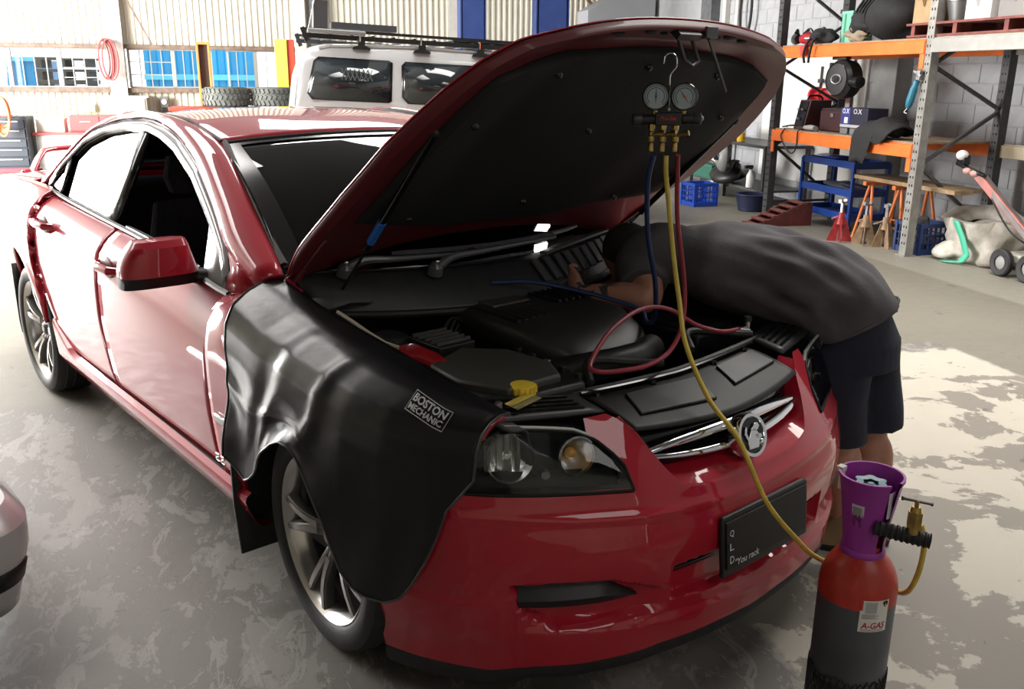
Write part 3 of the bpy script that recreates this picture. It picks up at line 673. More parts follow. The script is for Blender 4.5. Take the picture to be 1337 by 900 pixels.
for sg in (-1, 1):
    hl = cob('headlight', MB().grid([[S(sg*a, hl_lo(a) + (hl_hi(a) - hl_lo(a))*t, -.075 - .02*math.sin(math.pi*t)) for t in np.linspace(0, 1, 8)] for a in AA]), HLB, solid=.006)
    ob('lens', MB().grid([[S(sg*a, hl_lo(a) + (hl_hi(a) - hl_lo(a))*t, .001 + .004*math.sin(math.pi*t)) for t in np.linspace(0, 1, 12)] for a in AA]), LENS, hl)
    rim = [S(sg*a, hl_hi(a), .001) for a in AA] + [S(sg*a, hl_lo(a), .001) for a in AA[::-1]]
    ob('lens_rim', MB().tube(rim, .0045, 6, closed=True), HLB, hl)
    ob('lens_top_edge', MB().tube([S(sg*a, hl_hi(a) + .004, -.002) for a in AA if .36 < a < .55], .006, 6), M('pale_grey_edge', (.35, .36, .34), .3, 0, .4), hl)
    def bowl(a, z, r, dep, nm, mt=REFL, bulb=(.85, .85, .8)):
        c = Vector(S(sg*a, z, -.018)); n = Vector((.93, sg*.30, .12)).normalized()
        b = ob(nm, MB().lathe([(r, 0), (r*.98, -.008), (r*.86, -dep*.55), (r*.5, -dep*.9), (.012, -dep)], c, n, 32), mt, hl)
        ob('bulb', MB().ball(c - n*dep*.72, .016, 12, 8), M('bulb_glass', bulb, .1, 0, 1), hl)
        return b, c, n
    b, c, n = bowl(.525, .735, .062, .055, 'main_reflector')
    # facets that break up the big reflector, and the smaller inner lamp with an amber bulb
    up = Vector((0, 0, 1)); sd = n.cross(up).normalized()
    for k in range(7):
        p = c + sd*(-.05 + .0167*k); hh = .058*math.sqrt(max(.05, 1 - ((k-3)/3.6)**2)); ob('reflector_facet', MB().bar(p + up*hh - n*.03, p - up*hh - n*.03, .013, .008, n*math.cos(.5*(k-3)) + sd*math.sin(.5*(k-3)) + up*.15*((k % 3) - 1)), REFL, hl)
    bowl(.395, .715, .046, .05, 'inner_reflector', bulb=(.9, .45, .1))
    ob('bezel', MB().lathe([(.050, -.004), (.052, .004), (.047, .006), (.045, -.004)], Vector(S(sg*.395, .715, -.018)), n, 32), M('dark_chrome', (.25, .25, .25), .2, 1), hl)
    ob('bezel', MB().grid([[S(sg*a, hl_lo(a) + .004 + t*.030, -.03 - .02*t) for t in (0, .5, 1)] for a in np.linspace(.32, .60, 16)]), HLB, hl, solid=.004)
    ob('parking_lamp', MB().cyl(S(sg*.46, .685, -.02), S(sg*.46, .685, -.045), .011, .009, 14), REFL, hl)
# ------------------------------------------------------------------ wheels (hub faces local +x outwards)
def wheel_meshes():
    rr = .2515
    tyre = MB().lathe([(.248, -.10), (.262, -.118), (.30, -.122), (.322, -.112), (.332, -.085), (.335, 0), (.332, .085), (.322, .112), (.298, .124), (.266, .120), (.250, .108), (.246, .10)], (0, 0, 0), (1, 0, 0), 64)
    tread = MB()
    for z in (-.066, -.025, .025, .066): tread.lathe([(.3335, z - .006), (.3365, z - .004), (.3365, z + .004), (.3335, z + .006)], (0, 0, 0), (1, 0, 0), 64)
    rim = MB().lathe([(.246, -.10), (.232, -.09), (.215, -.06), (.212, .05), (.228, .09), (.240, .104), (.249, .112), (.2525, .108), (.250, .098)], (0, 0, 0), (1, 0, 0), 64)
    back = MB().lathe([(.212, -.02), (.16, -.03), (.05, -.03), (0, -.03)], (0, 0, 0), (1, 0, 0), 40)
    disc = MB().lathe([(.165, .0), (.165, .022), (.06, .022), (.06, .04), (0, .04)], (0, 0, 0), (1, 0, 0), 40)
    hub = MB().lathe([(0, .088), (.022, .088), (.030, .082), (.034, .072), (.060, .066), (.072, .05), (.072, .01)], (0, 0, 0), (1, 0, 0), 32)
    sp = MB()
    # one fork: a stem from the hub that splits in two blades
    def blade(a0, r0, a1, r1, w0, w1, h0, h1):
        L = []
        for t in np.linspace(0, 1, 7):
            r = r0 + (r1 - r0)*t; a = a0 + (a1 - a0)*t; w = w0 + (w1 - w0)*t; h = h0 + (h1 - h0)*t + .012*math.sin(math.pi*t)
            c = Vector((h - .016, r*math.sin(a), r*math.cos(a))); tang = Vector((0, math.cos(a), -math.sin(a)))
            L.append((c, tang*w, Vector((.018, 0, 0)), .55))
        sp.loft(L, 10)
    for q in (-1, 1):
        blade(q*.10, .055, q*.20, .242, .019, .0125, .07, .100)
    face = MB()
    for q in (-1, 1):
        for t in (0,):
            pts = []
            for t in np.linspace(.12, 1, 6):
                r = .055 + .187*t; a = q*(.10 + .10*t); h = .07 + .03*t + .012*math.sin(math.pi*t); w = .0105 - .003*t
                pts.append([(h + .0035, r*math.sin(a) + d*w*math.cos(a), r*math.cos(a) - d*w*math.sin(a)) for d in (-1, 1)])
            face.grid(pts)
    nuts = MB()
    for k in range(5):
        a = 2*math.pi*(k + .5)/5; nuts.cyl((.055, .05*math.sin(a), .05*math.cos(a)), (.074, .05*math.sin(a), .05*math.cos(a)), .009, .007, 6)
    return [mesh_of(n, m, 35) for n, m in (('tyre', tyre), ('tyre_tread', tread), ('wheel', rim), ('wheel_back', back), ('brake_disc', disc), ('hub', hub), ('spoke', sp), ('spoke_face', face), ('wheel_nuts', nuts))]
WM = wheel_meshes()
for m_, mt in zip(WM, (RUBBER, RUBBER, ALLOY, DARKIN, STEEL, ALLOYG, ALLOYG, ALLOY, STEEL)): m_.materials.append(mt)
car_inv = car.matrix_basis.inverted()
for wx, wy, st in ((0, -1, -.05), (0, 1, -.05), (-2.915, -1, 0), (-2.915, 1, 0)):
    w = bpy.data.objects.new('wheel', WM[2]); COL.objects.link(w); w.parent = car; w.matrix_parent_inverse = car_inv
    w.matrix_basis = Matrix.Translation((wx, wy*.772, .335)) @ Matrix.Rotation(st + (math.pi/2 if wy > 0 else -math.pi/2), 4, 'Z') @ Matrix.Rotation(.35 + wx, 4, 'X')
    for k in (0, 1, 3, 4, 5, 8):
        o = bpy.data.objects.new(WM[k].name.split('.')[0], WM[k]); COL.objects.link(o); o.parent = w
    for k in range(5):
        for j in (6, 7):
            o = bpy.data.objects.new(WM[j].name.split('.')[0], WM[j]); COL.objects.link(o); o.parent = w; o.matrix_basis = Matrix.Rotation(2*math.pi*k/5, 4, 'X')
for wx, dx in ((0, -.43), (-2.915, -.44)):
    for s in (-1, 1):
        G = [[(wx + dx + .03*(z < .3) + .05*(wx < 0), s*y*(1 if wx == 0 else .955), z) for z in (.62, .45, .30, .145 if wx == 0 else .24)] for y in (.70, .80, .90, .95 if wx == 0 else .925)]
        cob('mud_flap', MB().grid(G), RUBBER, solid=.012)
# ------------------------------------------------------------------ bonnet, raised on its struts
HR = [(-.715, -.452, .992), (-.745, -.30, 1.115), (-.757, -.03, 1.294), (-.745, .17, 1.438), (-.715, .265, 1.515), (-.675, .345, 1.585), (-.618, .405, 1.645), (-.535, .45, 1.693), (-.40, .485, 1.725)]
# side rail (v = 0 hinge .. 1 nose corner) and middle line of the open bonnet
hv = np.linspace(0, 1, len(HR))
def rail(v): return np.array([np.interp(v, hv, [p[0] for p in HR]), crv(v, hv, [p[1] for p in HR]), crv(v, hv, [p[2] for p in HR])])
CM = np.array([(-.40, 1.098), (-.20, 1.24), (.06, 1.455), (.27, 1.622), (.43, 1.742), (.50, 1.758)]); cvv = np.linspace(0, 1, 6)
def hood(u, v, lift=0.0):
    """u -1..1 across, v 0..1 hinge to nose, lift outwards along the skin normal"""
    p = rail(v); xc = float(crv(v, cvv, CM[:, 0])); zc = float(crv(v, cvv, CM[:, 1])); y = -p[0]*u if u >= 0 else p[0]*-u
    k = abs(u)**2.3
    # bulge of two soft ridges on the skin
    rdg = .012*math.exp(-((abs(u) - .55)/.12)**2) * math.sin(math.pi*min(1, v*1.05))
    q = np.array([xc + (p[1] - xc)*k, abs(p[0])*u, zc + (p[2] - zc)*k]); n = np.array([-.64, 0, .77]); return q + n*(lift + rdg)
US = np.concatenate([[-1, -.985, -.96], np.linspace(-.93, .93, 41), [.96, .985, 1]]); VS = np.linspace(0, 1, 40)
bonnet = cob('bonnet', MB().grid([[hood(u, v) for u in US] for v in VS]), RED, solid=.004, off=1)
# pressed inner frame, dull red, folded round the rim
def under(u, v):
    e = min(1, (1 - abs(u))/.035, v/.03, (1 - v)/.02); return hood(u, v, -.004 - .026*max(0, min(1, e)))
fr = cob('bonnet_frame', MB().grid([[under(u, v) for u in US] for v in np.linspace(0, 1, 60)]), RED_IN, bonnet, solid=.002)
# stiffening swages and slots pressed in the nose of the frame
for (u, v, w, h) in ((-.45, .875, .05, .016), (-.26, .90, .045, .014), (-.12, .865, .03, .012), (.40, .90, .06, .014), (.52, .87, .05, .014), (.70, .70, .025, .022), (.80, .60, .02, .03), (-.72, .66, .02, .02), (.30, .86, .03, .012)):
    c = Vector(hood(u, v, -.034)); ob('frame_slot', MB().ball(c, (h*.5, w*.5, h*.4), 12, 6), DARKIN, bonnet)
# insulation pad
PADT = M('black_bonnet_insulation', (.009, .009, .010), .8, nz=.12, ns=5, bump=.12, bs=35)
def padv(u): return (.13 + .10*max(0, abs(u) - .3) - .02*math.cos(3*u)), (.735 - .25*max(0, abs(u) - .70) - .02*abs(u))
G = []
for u in np.linspace(-.86, .86, 45):
    a, b = padv(u); row = []
    for t in np.linspace(0, 1, 40):
        e = min(1, t/.03, (1 - t)/.03, (.86 - abs(u))/.03); v = a + (b - a)*t
        row.append(hood(u, v, -.032 - .020*max(0, e)**.5 - .004*math.sin(9*u)*math.sin(11*v)*e))
    G.append(row)
ob('insulation_pad', MB().grid(G), PADT, bonnet, solid=.002)
for u, v in ((-.6, .2), (.6, .2), (0, .22), (-.72, .5), (.72, .5), (-.5, .66), (.5, .66), (0, .68), (0, .45)):
    ob('pad_clip', MB().ball(hood(u, v, -.055), (.008, .012, .012), 10, 6), GLOSSB, bonnet)
# latch striker, its hook loop, and the long black safety lever
lc = Vector(hood(0, .915, -.03))
ob('bonnet_latch', MB().box(lc, (.05, .09, .02), Matrix.Rotation(math.radians(40), 3, 'Y')).tube([lc + Vector((.0, -.028, -.01)), lc + Vector((.03, -.028, -.075)), lc + Vector((.032, 0, -.088)), lc + Vector((.03, .028, -.075)), lc + Vector((.0, .028, -.01))], .0055, 8), M('dark_latch_steel', (.07, .06, .065), .4, .6), bonnet)
l1 = Vector(hood(.19, .93, -.03)); ob('safety_lever', MB().bar(l1, l1 + Vector((.05, .035, -.155)), .020, .008).box(l1, (.04, .05, .03)), M('lever_steel', (.09, .09, .095), .35, .5), bonnet, bevel=.003)
# gas struts with a blue tape band on the near one
def strut(s, tape):
    a = Vector((-.42, s*.585, .872)); b = Vector(hood(s*.86, .46, -.03)); m = a.lerp(b, .42)
    o = cob('gas_strut', MB().cyl(m, b, .0105, None, 14), GLOSSB)
    ob('strut_rod', MB().cyl(a, m, .0048, None, 10), CHROME if s > 0 else BLACK, o)
    for p in (a, b): ob('strut_end', MB().ball(p, .014, 10, 8), BLACK, o)
    if tape: ob('strut_tape', MB().cyl(a.lerp(b, .455), a.lerp(b, .57), .0125, None, 14), M('blue_tape', (.02, .16, .62), .45), o)
strut(-1, True); strut(1, False)
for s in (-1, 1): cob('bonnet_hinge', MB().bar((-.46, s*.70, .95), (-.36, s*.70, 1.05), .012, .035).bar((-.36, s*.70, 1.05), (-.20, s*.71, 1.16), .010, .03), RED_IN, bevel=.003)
# ------------------------------------------------------------------ engine bay
BAY = M('engine_bay_black', (.014, .014, .015), .6, nz=.3, ns=15); BAYR = M('engine_bay_red', (.14, .008, .012), .45, 0, .3)
cob('bay_floor', MB().box((.05, 0, .40), (1.1, 1.3, .05)), BAY)
for s in (-1, 1):
    cob('inner_guard', MB().grid([[(x, s*y, z) for y, z in ((.735, float(ght(x)) - .01), (.70, float(ght(x)) - .03), (.665, float(ght(x)) - .035), (.655, .80), (.62, .66), (.60, .42))] for x in np.linspace(-.5, .62, 20)]), BAY, solid=.008)
    cob('strut_tower', MB().lathe([(0, .125), (.045, .125), (.05, .11), (.085, .105), (.10, .09), (.115, 0)], (-.12, s*.56, .74), (.1, -s*.12, 1), 28), BAY)
cob('firewall', MB().box((-.50, 0, .70), (.06, 1.36, .5)), BAY)
# plastic cowl at the foot of the windscreen
WP_ = M('cowl_slat_grey', (.06, .06, .066), .4)
def cowl(w, t, h=0): 
    a = wsb(w) + Vector((.012, 0, -.012)); x1 = -.10 - .20*w*w*1.2; return Vector((a.x + (x1 - a.x)*t, a.y*(1 - .02*t), a.z - .045*t - .075*t*t + .012*math.sin(math.pi*t) + h))
cw = cob('windscreen_cowl', MB().grid([[cowl(w, t) for t in np.linspace(0, 1, 12)] for w in np.linspace(-.985, .985, 40)]), M('cowl_plastic', (.024, .024, .026), .45, nz=.15, ns=20), solid=.008)
ob('cowl_lip', MB().tube([cowl(w, 1.0, .006) for w in np.linspace(-.95, .95, 30)], .012, 8), RUBBER, cw)
for k in range(9):
    w = .14 + .085*k; ob('cowl_slat', MB().bar(cowl(w, .42, .022), cowl(w + .02, .86, .022), .034, .012), WP_, cw, bevel=.003)
ob('cowl_slat', MB().bar(cowl(.22, .38, .03), cowl(.90, .38, .03), .030, .012), WP_, cw, bevel=.003)
ob('cowl_slat', MB().bar(cowl(.22, .90, .012), cowl(.90, .88, .012), .018, .012), WP_, cw, bevel=.003)
ob('cowl_edge_line', MB().tube([cowl(w, .16, .012) for w in np.linspace(-.72, .1, 16)], .004, 6), GLOSSB, cw)
ob('cowl_corner', MB().grid([[Vector((-.44 + .20*t, -.69 + .16*u, .955 - .02*t + .012*math.sin(3*u))) for t in (0, .5, 1)] for u in (0, .5, 1)]), M('grey_plastic', (.09, .09, .095), .5), cw, solid=.008)
# seal strip shining along the inner edge of the right guard, where the cover stops short
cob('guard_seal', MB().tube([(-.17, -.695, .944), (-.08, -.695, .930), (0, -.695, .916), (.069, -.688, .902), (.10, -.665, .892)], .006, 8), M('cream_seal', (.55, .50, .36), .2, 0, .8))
# wipers
WP = M('wiper_black', (.085, .085, .095), .35, 0, .2)
def wiper(pw, mid, tipw, piv_t, t1, t2):
    p = cowl(pw, piv_t, .035); m_ = cowl(mid, t1, .05); e = cowl(tipw, t2, .045)
    a = cob('wiper_arm', MB().tube(smooth_path([p, p.lerp(m_, .35) + Vector((0, 0, .018)), m_, e], 6), [.017 - .011*k/18 for k in range(19)], 8), WP)
    ob('wiper_pivot', MB().lathe([(0, .022), (.014, .020), (.024, .008), (.026, -.02)], p, (.3, 0, 1), 18), WP, a); ob('pivot_nut', MB().ball(p + Vector((.008, 0, .024)), .0085, 10, 8), CHROME, a)
    return a, e
a1, e1 = wiper(-.42, -.12, .40, .45, .16, .04); a2, e2 = wiper(-.80, -.55, -.12, .40, .22, .14)
for a, e, w0, w1 in ((a1, e1, -.08, .66), (a2, e2, -.55, .02)):
    B = [wsb(w).lerp(wst(w), .035) + Vector((.02, 0, .028)) for w in np.linspace(w0, w1, 9)]
    ob('wiper_blade', MB().tube(B, [.006] + [.009]*7 + [.006], 6), WP, a)
    c = B[5]; ob('blade_bridge', MB().tube([e, e.lerp(c, .5) + Vector((0, 0, .015)), c], .006, 6), WP, a)
# engine cover with fins, airbox, fuse box, pipes
ec_ = cob('engine_cover', MB().loft([((-.28, -.05, .835), (0, .20, 0), (0, 0, .045), .35), ((-.10, -.05, .855), (0, .225, 0), (0, 0, .05), .35), ((.15, -.04, .845), (0, .23, 0), (0, 0, .055), .4), ((.26, -.03, .81), (0, .20, 0), (0, 0, .05), .5), ((.31, -.02, .79), (0, .16, 0), (0, 0, .03), .5)], 32), M('engine_cover_plastic', (.028, .027, .025), .38, nz=.15, ns=25))
for k in range(6): ob('cover_fin', MB().bar((-.22, .01 + .03*k, .902), (.04, .01 + .03*k, .908), .014, .012), BLACK, ec_, bevel=.003)
for k in range(5): ob('cover_fin', MB().bar((-.10, -.24 + .03*k, .897), (.12, -.24 + .03*k, .897), .012, .012), BLACK, ec_, bevel=.003)
ob('cover_lid', MB().box((-.13, -.12, .902), (.16, .16, .014)), M('grey_cover_plastic', (.07, .065, .055), .35), ec_, bevel=.006)
ab = cob('airbox', MB().prism([(-.66, .18), (-.40, .10), (-.33, .16), (-.31, .42), (-.36, .52), (-.60, .50), (-.68, .34)], .62, .835, lambda y, x, h: (x, y + (h-.7)*.05, h)), BLACK, bevel=.012)
ob('airbox_lid', MB().prism([(-.635, .20), (-.47, .13), (-.37, .22), (-.345, .37), (-.40, .47), (-.58, .47), (-.65, .34)], .835, .865, lambda y, x, h: (x, y, h + .03*(.45 - x) - .01)), M('olive_grey_plastic', (.055, .055, .047), .45), ab, bevel=.008)
for k in range(5): ob('lid_clip', MB().box((.20 + .07*k, -.315 - .008*k, .83), (.02, .014, .04)), STEEL if k == 2 else BLACK, ab, bevel=.002)
fb = cob('fuse_box', MB().box((.02, -.46, .82), (.16, .13, .09)), BLACK, bevel=.006)
for k in range(5): ob('fuse_box_rib', MB().box((-.04 + .03*k, -.46, .868), (.008, .12, .012)), M('grey_loom', (.09, .09, .09), .4), fb)
for k in range(4): ob('loom_wire', MB().tube(smooth_path([(-.10 - .01*k, -.38 + .03*k, .80), (-.14, -.30 + .03*k, .865), (-.10, -.24 + .03*k, .82)], 6), .006, 6), BLACK, fb)
cob('intake_pipe', MB().tube(smooth_path([(.28, -.30, .78), (.36, -.18, .80), (.38, 0, .80), (.32, .14, .79)], 8), .045, 16), BLACK)
cob('battery_cover', MB().box((.20, .46, .73), (.30, .24, .14)).box((.20, .46, .805), (.26, .20, .02)), BLACK, bevel=.012)
cob('guard_support', MB().loft([((.04, -.65, .855), (.04, 0, 0), (0, .02, .01)), ((.10, -.63, .875), (.05, 0, 0), (0, .028, .014)), ((.16, -.605, .862), (.035, 0, 0), (0, .022, .016)), ((.215, -.585, .845), (.018, 0, 0), (0, .012, .01))], 14), M('glossy_red_brace', (.34, .01, .015), .3, 0, 1))
for y0, x0 in ((-.24, .42), (.22, .40)):
    cob('coolant_hose', MB().tube(smooth_path([(x0 + .08, y0 - .08, .82), (x0, y0, .845), (x0 + .04, y0 + .12, .83), (x0 + .1, y0 + .2, .825)], 6), .012, 8), RUBBER)
# black radiator cover behind the grille and the slam panel either side
def slam(y, t): 
    k = abs(y)/.62; x0 = .757 - .10*k*k - .03*k; x1 = .53 - .05*k*k; return (x0 + (x1 - x0)*t, y, .738 + .075*t - .03*t*t + .055*k*k*(1-t) + .02*k*t)
rc = cob('radiator_cover', MB().grid([[slam(y, t) for t in np.linspace(0, 1, 12)] for y in np.linspace(-.365, .365, 44)]), M('satin_black_cover', (.014, .014, .014), .5, nz=.1, ns=20, spec=.3), solid=.006)
for pts in ([(-.30, .25), (-.02, .25), (.02, .75), (-.26, .75)], [(.10, .35), (.34, .35), (.34, .8), (.14, .8)]):
    ob('cover_panel', MB().prism(pts, .004, .012, lambda y, t, h: tuple(np.array(slam(y, t)) + np.array([0, 0, h]))), BLACK, rc, bevel=.003)
ob('cover_seal', MB().tube([tuple(np.array(slam(y, 1.0)) + np.array([0, 0, .010])) for y in np.linspace(-.56, .56, 30)], .012, 8), RUBBER, rc)
ob('cover_ridge', MB().tube([tuple(np.array(slam(y, .93)) + np.array([0, 0, .014])) for y in np.linspace(-.38, .38, 24)], .006, 6), GLOSSB, rc)
for y in (-.33, -.12, .16, .33): ob('cover_clip', MB().cyl(np.array(slam(y, .9)), np.array(slam(y, .9)) + np.array([0, 0, .012]), .011, .009, 12), GLOSSB, rc)
for s in (-1, 1):
    G = [[(.50 + .13*t - .07*u, s*(.40 + .33*u), .812 + .03*u - .02*t) for t in np.linspace(0, 1, 5)] for u in np.linspace(0, 1, 10)]
    sl = cob('slam_panel', MB().grid(G), BLACK, solid=.01)
    for k in range(4): ob('panel_groove', MB().bar((.53 + .022*k, s*.44, .814 - .004*k), (.47 + .022*k, s*.68, .838 - .004*k), .010, .012), GLOSSB, sl)
    ob('panel_bolt', MB().cyl((.52, s*.66, .825), (.52, s*.66, .85), .011, .009, 6), STEEL, sl)
lb = cob('panel_sticker', MB().grid([[(.515 - .025*t + .012*k, -.635 + .10*t, .838) for k in (0, 1, 2)] for t in (0, .5, 1)]), M('yellow_sticker', (.55, .42, .05), .5), solid=.003)
ob('panel_sticker', MB().grid([[(.540 - .025*t + .012*k, -.635 + .10*t, .837) for k in (0, 1, 2)] for t in (0, .5, 1)]), M('grey_sticker', (.25, .22, .08), .5), lb, solid=.002, label='greyer lower half of the sticker')
cap = cob('reservoir_cap', MB().lathe([(0, .030), (.020, .030), (.034, .026), (.036, .022), (.036, .004), (.032, 0), (.024, -.01), (.022, -.06)], (.465, -.535, .828), (0, 0, 1), 24), M('yellow_plastic_cap', (.78, .56, .04), .4), label='yellow ribbed reservoir cap')
for k in range(16):
    a = 2*math.pi*k/16; p = Vector((.465 + .036*math.cos(a), -.535 + .036*math.sin(a), .843)); ob('cap_rib', MB().bar(p + Vector((0, 0, -.011)), p + Vector((0, 0, .009)), .006, .006), cap.data.materials[0], cap)
cob('reservoir', MB().box((.42, -.53, .73), (.14, .16, .12)), M('dark_reservoir', (.05, .05, .045), .3), bevel=.02)
# ------------------------------------------------------------------ the guard cover lying over the right front guard
VINYL = M('black_vinyl', (.010, .0098, .011), .27, 0, 0, nz=.15, ns=4, bump=.12, bs=14, spec=.4)
CB = [(-.385, .50), (-.33, .475), (-.275, .452), (-.24, .47), (-.20, .50), (-.15, .55), (-.10, .605), (-.05, .645), (-.0, .668), (.045, .668), (.075, .64), (.11, .60), (.15, .56), (.19, .50), (.215, .43), (.24, .375), (.28, .348), (.33, .335), (.38, .335), (.42, .36), (.455, .41), (.49, .48), (.515, .545), (.54, .63)]
def cov(p, q, off=0.0):
    xb = -.385 + .925*p; zb = float(np.interp(xb, [c[0] for c in CB], [c[1] for c in CB]))
    xt = -.46 + 1.09*p; xm = -.30 + .87*p
    x = (xt*(1-q)**2 + 2*(xm)*q*(1-q) + xb*q*q) if p < .99 else xt*(1-q) + xb*q
    h = float(ght(x)); H = float(half(min(x, .60))); yi = .715 - .02*max(0, x); ins = H - yi
    prof = [(ins, .012), (ins*.72, .010), (ins*.45, -.004), (ins*.22, -.030), (ins*.08, -.075), (.004, -.14)]
    if q < .34:
        k = q/.34*5; i = np.interp(k, range(6), [a for a, b in prof]); dz = np.interp(k, range(6), [b for a, b in prof]); y, z = H - i, h + dz
    else:
        t = (q - .34)/.66; z = (h - .14)*(1-t) + zb*t; y = H - .004*(1-t)
        y += .018*t*(1 if x < .3 else max(0, 1-(x-.3)/.2)) - (float(np.interp(z, ZS, DS))*-.35 if z < .6 else 0)
    # sag between the guard edge and the wheel, creases fanning down from the top edge on the left half
    L = max(0, min(1, 1.6 - p/.38))
    f = .009*L*(math.exp(-((p - .20 - .22*(1-q))/.035)**2)*min(1, q*2) - .6*math.exp(-((p - .13 - .22*(1-q))/.04)**2))
    f += .007*L*math.sin(9*q + 14*p)*q + .005*math.sin(21*p - 5*q)*q*(.3 + L) + .004*math.sin(40*p + 3*q*q)*q*q
    f += .014*math.exp(-((p - .572 + .113*q)/.026)**2)*min(1, q*2.5)*(1.15-q)          # the long fold that parts the lit half from the dark half
    f += .006*math.exp(-((q - .52 - .25*p)/.05)**2)*L
    d = max(f, -.005) + off + .020
    n = Vector((max(0, x)*1.3*q, -1.0, .9*(1-q)**1.5)).normalized()
    return Vector((x, -y, z)) + n*d
PP = np.linspace(0, 1, 90); QQ = np.linspace(0, 1, 56)
cover = thing('guard_cover', 'black vinyl guard cover draped over the car guard above the front wheel', 'cover', (.05, -.96, .34))
ob('cover_sheet', MB().grid([[cov(p, q) for q in QQ] for p in PP]), VINYL, cover, solid=.003, angle=70)
hem = [cov(p, 1, .001) for p in PP]; ob('hem', MB().tube([cov(0, q, .001) for q in QQ] + hem[1:] + [cov(1, q, .001) for q in QQ[::-1]][1:], .0035, 6), M('vinyl_hem', (.05, .05, .05), .35), cover)
# printed maker's panel, bent to the sheet
LQ = [(.7875, .107), (.915, .143), (.920, .227), (.81, .193)]       # corners as (p,q): top left, top right, bottom right, bottom left
def lab(x, y, off=.0065):
    u, v = x + .5, .5 - y; a = [(LQ[0][k]*(1-u) + LQ[1][k]*u)*(1-v) + (LQ[3][k]*(1-u) + LQ[2][k]*u)*v for k in (0, 1)]; return cov(a[0], a[1], off)
SILV = M('silver_print', (.42, .42, .43), .5)
lbm = MB()
for x0, y0, x1, y1 in ((-.5, .46, .5, .5), (-.5, -.5, .5, -.46), (-.5, -.5, -.488, .5), (.488, -.5, .5, .5)):
    lbm.grid([[lab(x0 + (x1-x0)*u, y0 + (y1-y0)*v) for v in (0, 1)] for u in np.linspace(0, 1, 12)])
put_text(lbm, 'BOSTON', lambda x, y: lab(x, y + .19), .88, .40, .035); put_text(lbm, 'MECHANIC', lambda x, y: lab(x, y - .24), .90, .30, .03)
ob('printed_label', lbm, SILV, cover, angle=None, label='silver printed panel reading BOSTON MECHANIC')
# ------------------------------------------------------------------ gauge set hung from the bonnet latch
gp_ = Vector((.478, -.030, 1.497)); man = thing('pressure_gauge_set', 'two-dial pressure gauge set with brass valves hanging under the raised bonnet', 'gauge', gp_, math.radians(47))
def lob(n, m, mt, par=man, **k): return ob(n, m, mt, par, local=True, **k)
lob('manifold_body', MB().box((0, 0, .008), (.072, .026, .034)).cyl((-.072, 0, .005), (-.036, 0, .006), .014, .014, 18).cyl((.036, 0, .008), (.070, 0, .009), .014, .014, 18), BLACK, bevel=.003)
lob('knob', MB().lathe([(0, 0), (.015, 0), (.017, .006), (.017, .022), (.013, .026), (0, .026)], (-.070, 0, .005), (-1, 0, 0), 16), M('dark_knob', (.03, .03, .032), .4))
lob('knob', MB().lathe([(0, 0), (.015, 0), (.017, .006), (.017, .018), (.013, .022), (0, .022)], (.068, 0, .009), (1, 0, 0), 16), M('dark_knob', (.03, .03, .032), .4))
lob('knob_cap', MB().ball((.088, -.004, .010), .008), STEEL)
tx = MB(); put_text(tx, 'Pro-Set', lambda x, y: (x, -.0145, .010 + y), .044, .011, .01, .25); lob('lettering', tx, M('red_lettering', (.55, .03, .04), .5), angle=None)
DIAL = M('pale_blue_dial', (.80, .87, .97), .4)
for gx, gz, nd, na in ((-.036, .066, (.02, .03, .08), 0), (.040, .066, (.70, .12, .03), .62)):
    c = Vector((gx, -.004, gz)); ax = Vector((-.10 if gx < 0 else -.12, -1, .04)).normalized(); sx = Vector((0, 0, 1)).cross(ax).normalized() * 1.0; sz = ax.cross(sx)
    g = lob('gauge', MB().lathe([(0, -.012), (.030, -.012), (.035, -.006), (.0365, .010), (.034, .014), (.0315, .010), (.0315, .006), (0, .006)], c, ax, 40), GLOSSB)
    ob('dial', MB().lathe([(0, .0075), (.0312, .0075)], c, ax, 36), DIAL, g, local=True)
    PT_ = lambda r, a, h=.009: c + ax*h - sx*(r*math.sin(a)) + sz*(r*math.cos(a))
    for r, w, mt in ((.0225, .0012, M('dial_ring_blue', (.10, .20, .42), .5)), (.0285, .0009, M('dial_ring_grey', (.15, .15, .17), .5))):
        ob('scale_ring', MB().grid([[PT_(r - w, a), PT_(r + w, a)] for a in np.linspace(-2.4, 2.4, 40)]), mt, g, local=True)
    tk = MB()
    for a in np.linspace(-2.4, 2.4, 25): tk.add([PT_(.0255, a-.012), PT_(.0255, a+.012), PT_(.029, a+.012), PT_(.029, a-.012)], [(0,1,2,3)])
    ob('scale_marks', tk, GLOSSB, g, local=True)
    nt_ = M('needle', nd, .5); ob('needle', MB().add([PT_(.021, na + math.pi, .0105), PT_(.002, na + math.pi/2, .0105), PT_(.026, na, .0105), PT_(.002, na - math.pi/2, .0105)], [(0,1,2,3)]).lathe([(0, .012), (.003, .011), (.003, .009)], c, ax, 12), nt_, g, local=True)
    ob('bezel_ring', MB().lathe([(.0315, .0075), (.0325, .0125), (.0345, .0125)], c, ax, 40), STEEL, g, local=True)
    ob('gauge_glass', MB().lathe([(0, .0135), (.031, .0125)], c, ax, 32), GLASS_C, g, local=True)
    lob('gauge_stem', MB().cyl((gx, .002, .02), (gx, .002, .04), .007, None, 8), BRASS)
lob('sight_nut', MB().cyl((.0, -.012, .033), (.0, -.018, .033), .005, .004, 8), STEEL)
lob('hanging_hook', MB().tube(smooth_path([(.0, .004, .03), (0.0, .005, .10), (.002, .006, .125), (.016, .008, .145), (.014, .009, .168), (.002, .009, .178), (-.014, .008, .172), (-.018, .007, .150)], 8), .0023, 8), CHROME)
vx = (-.044, -.016, .016)
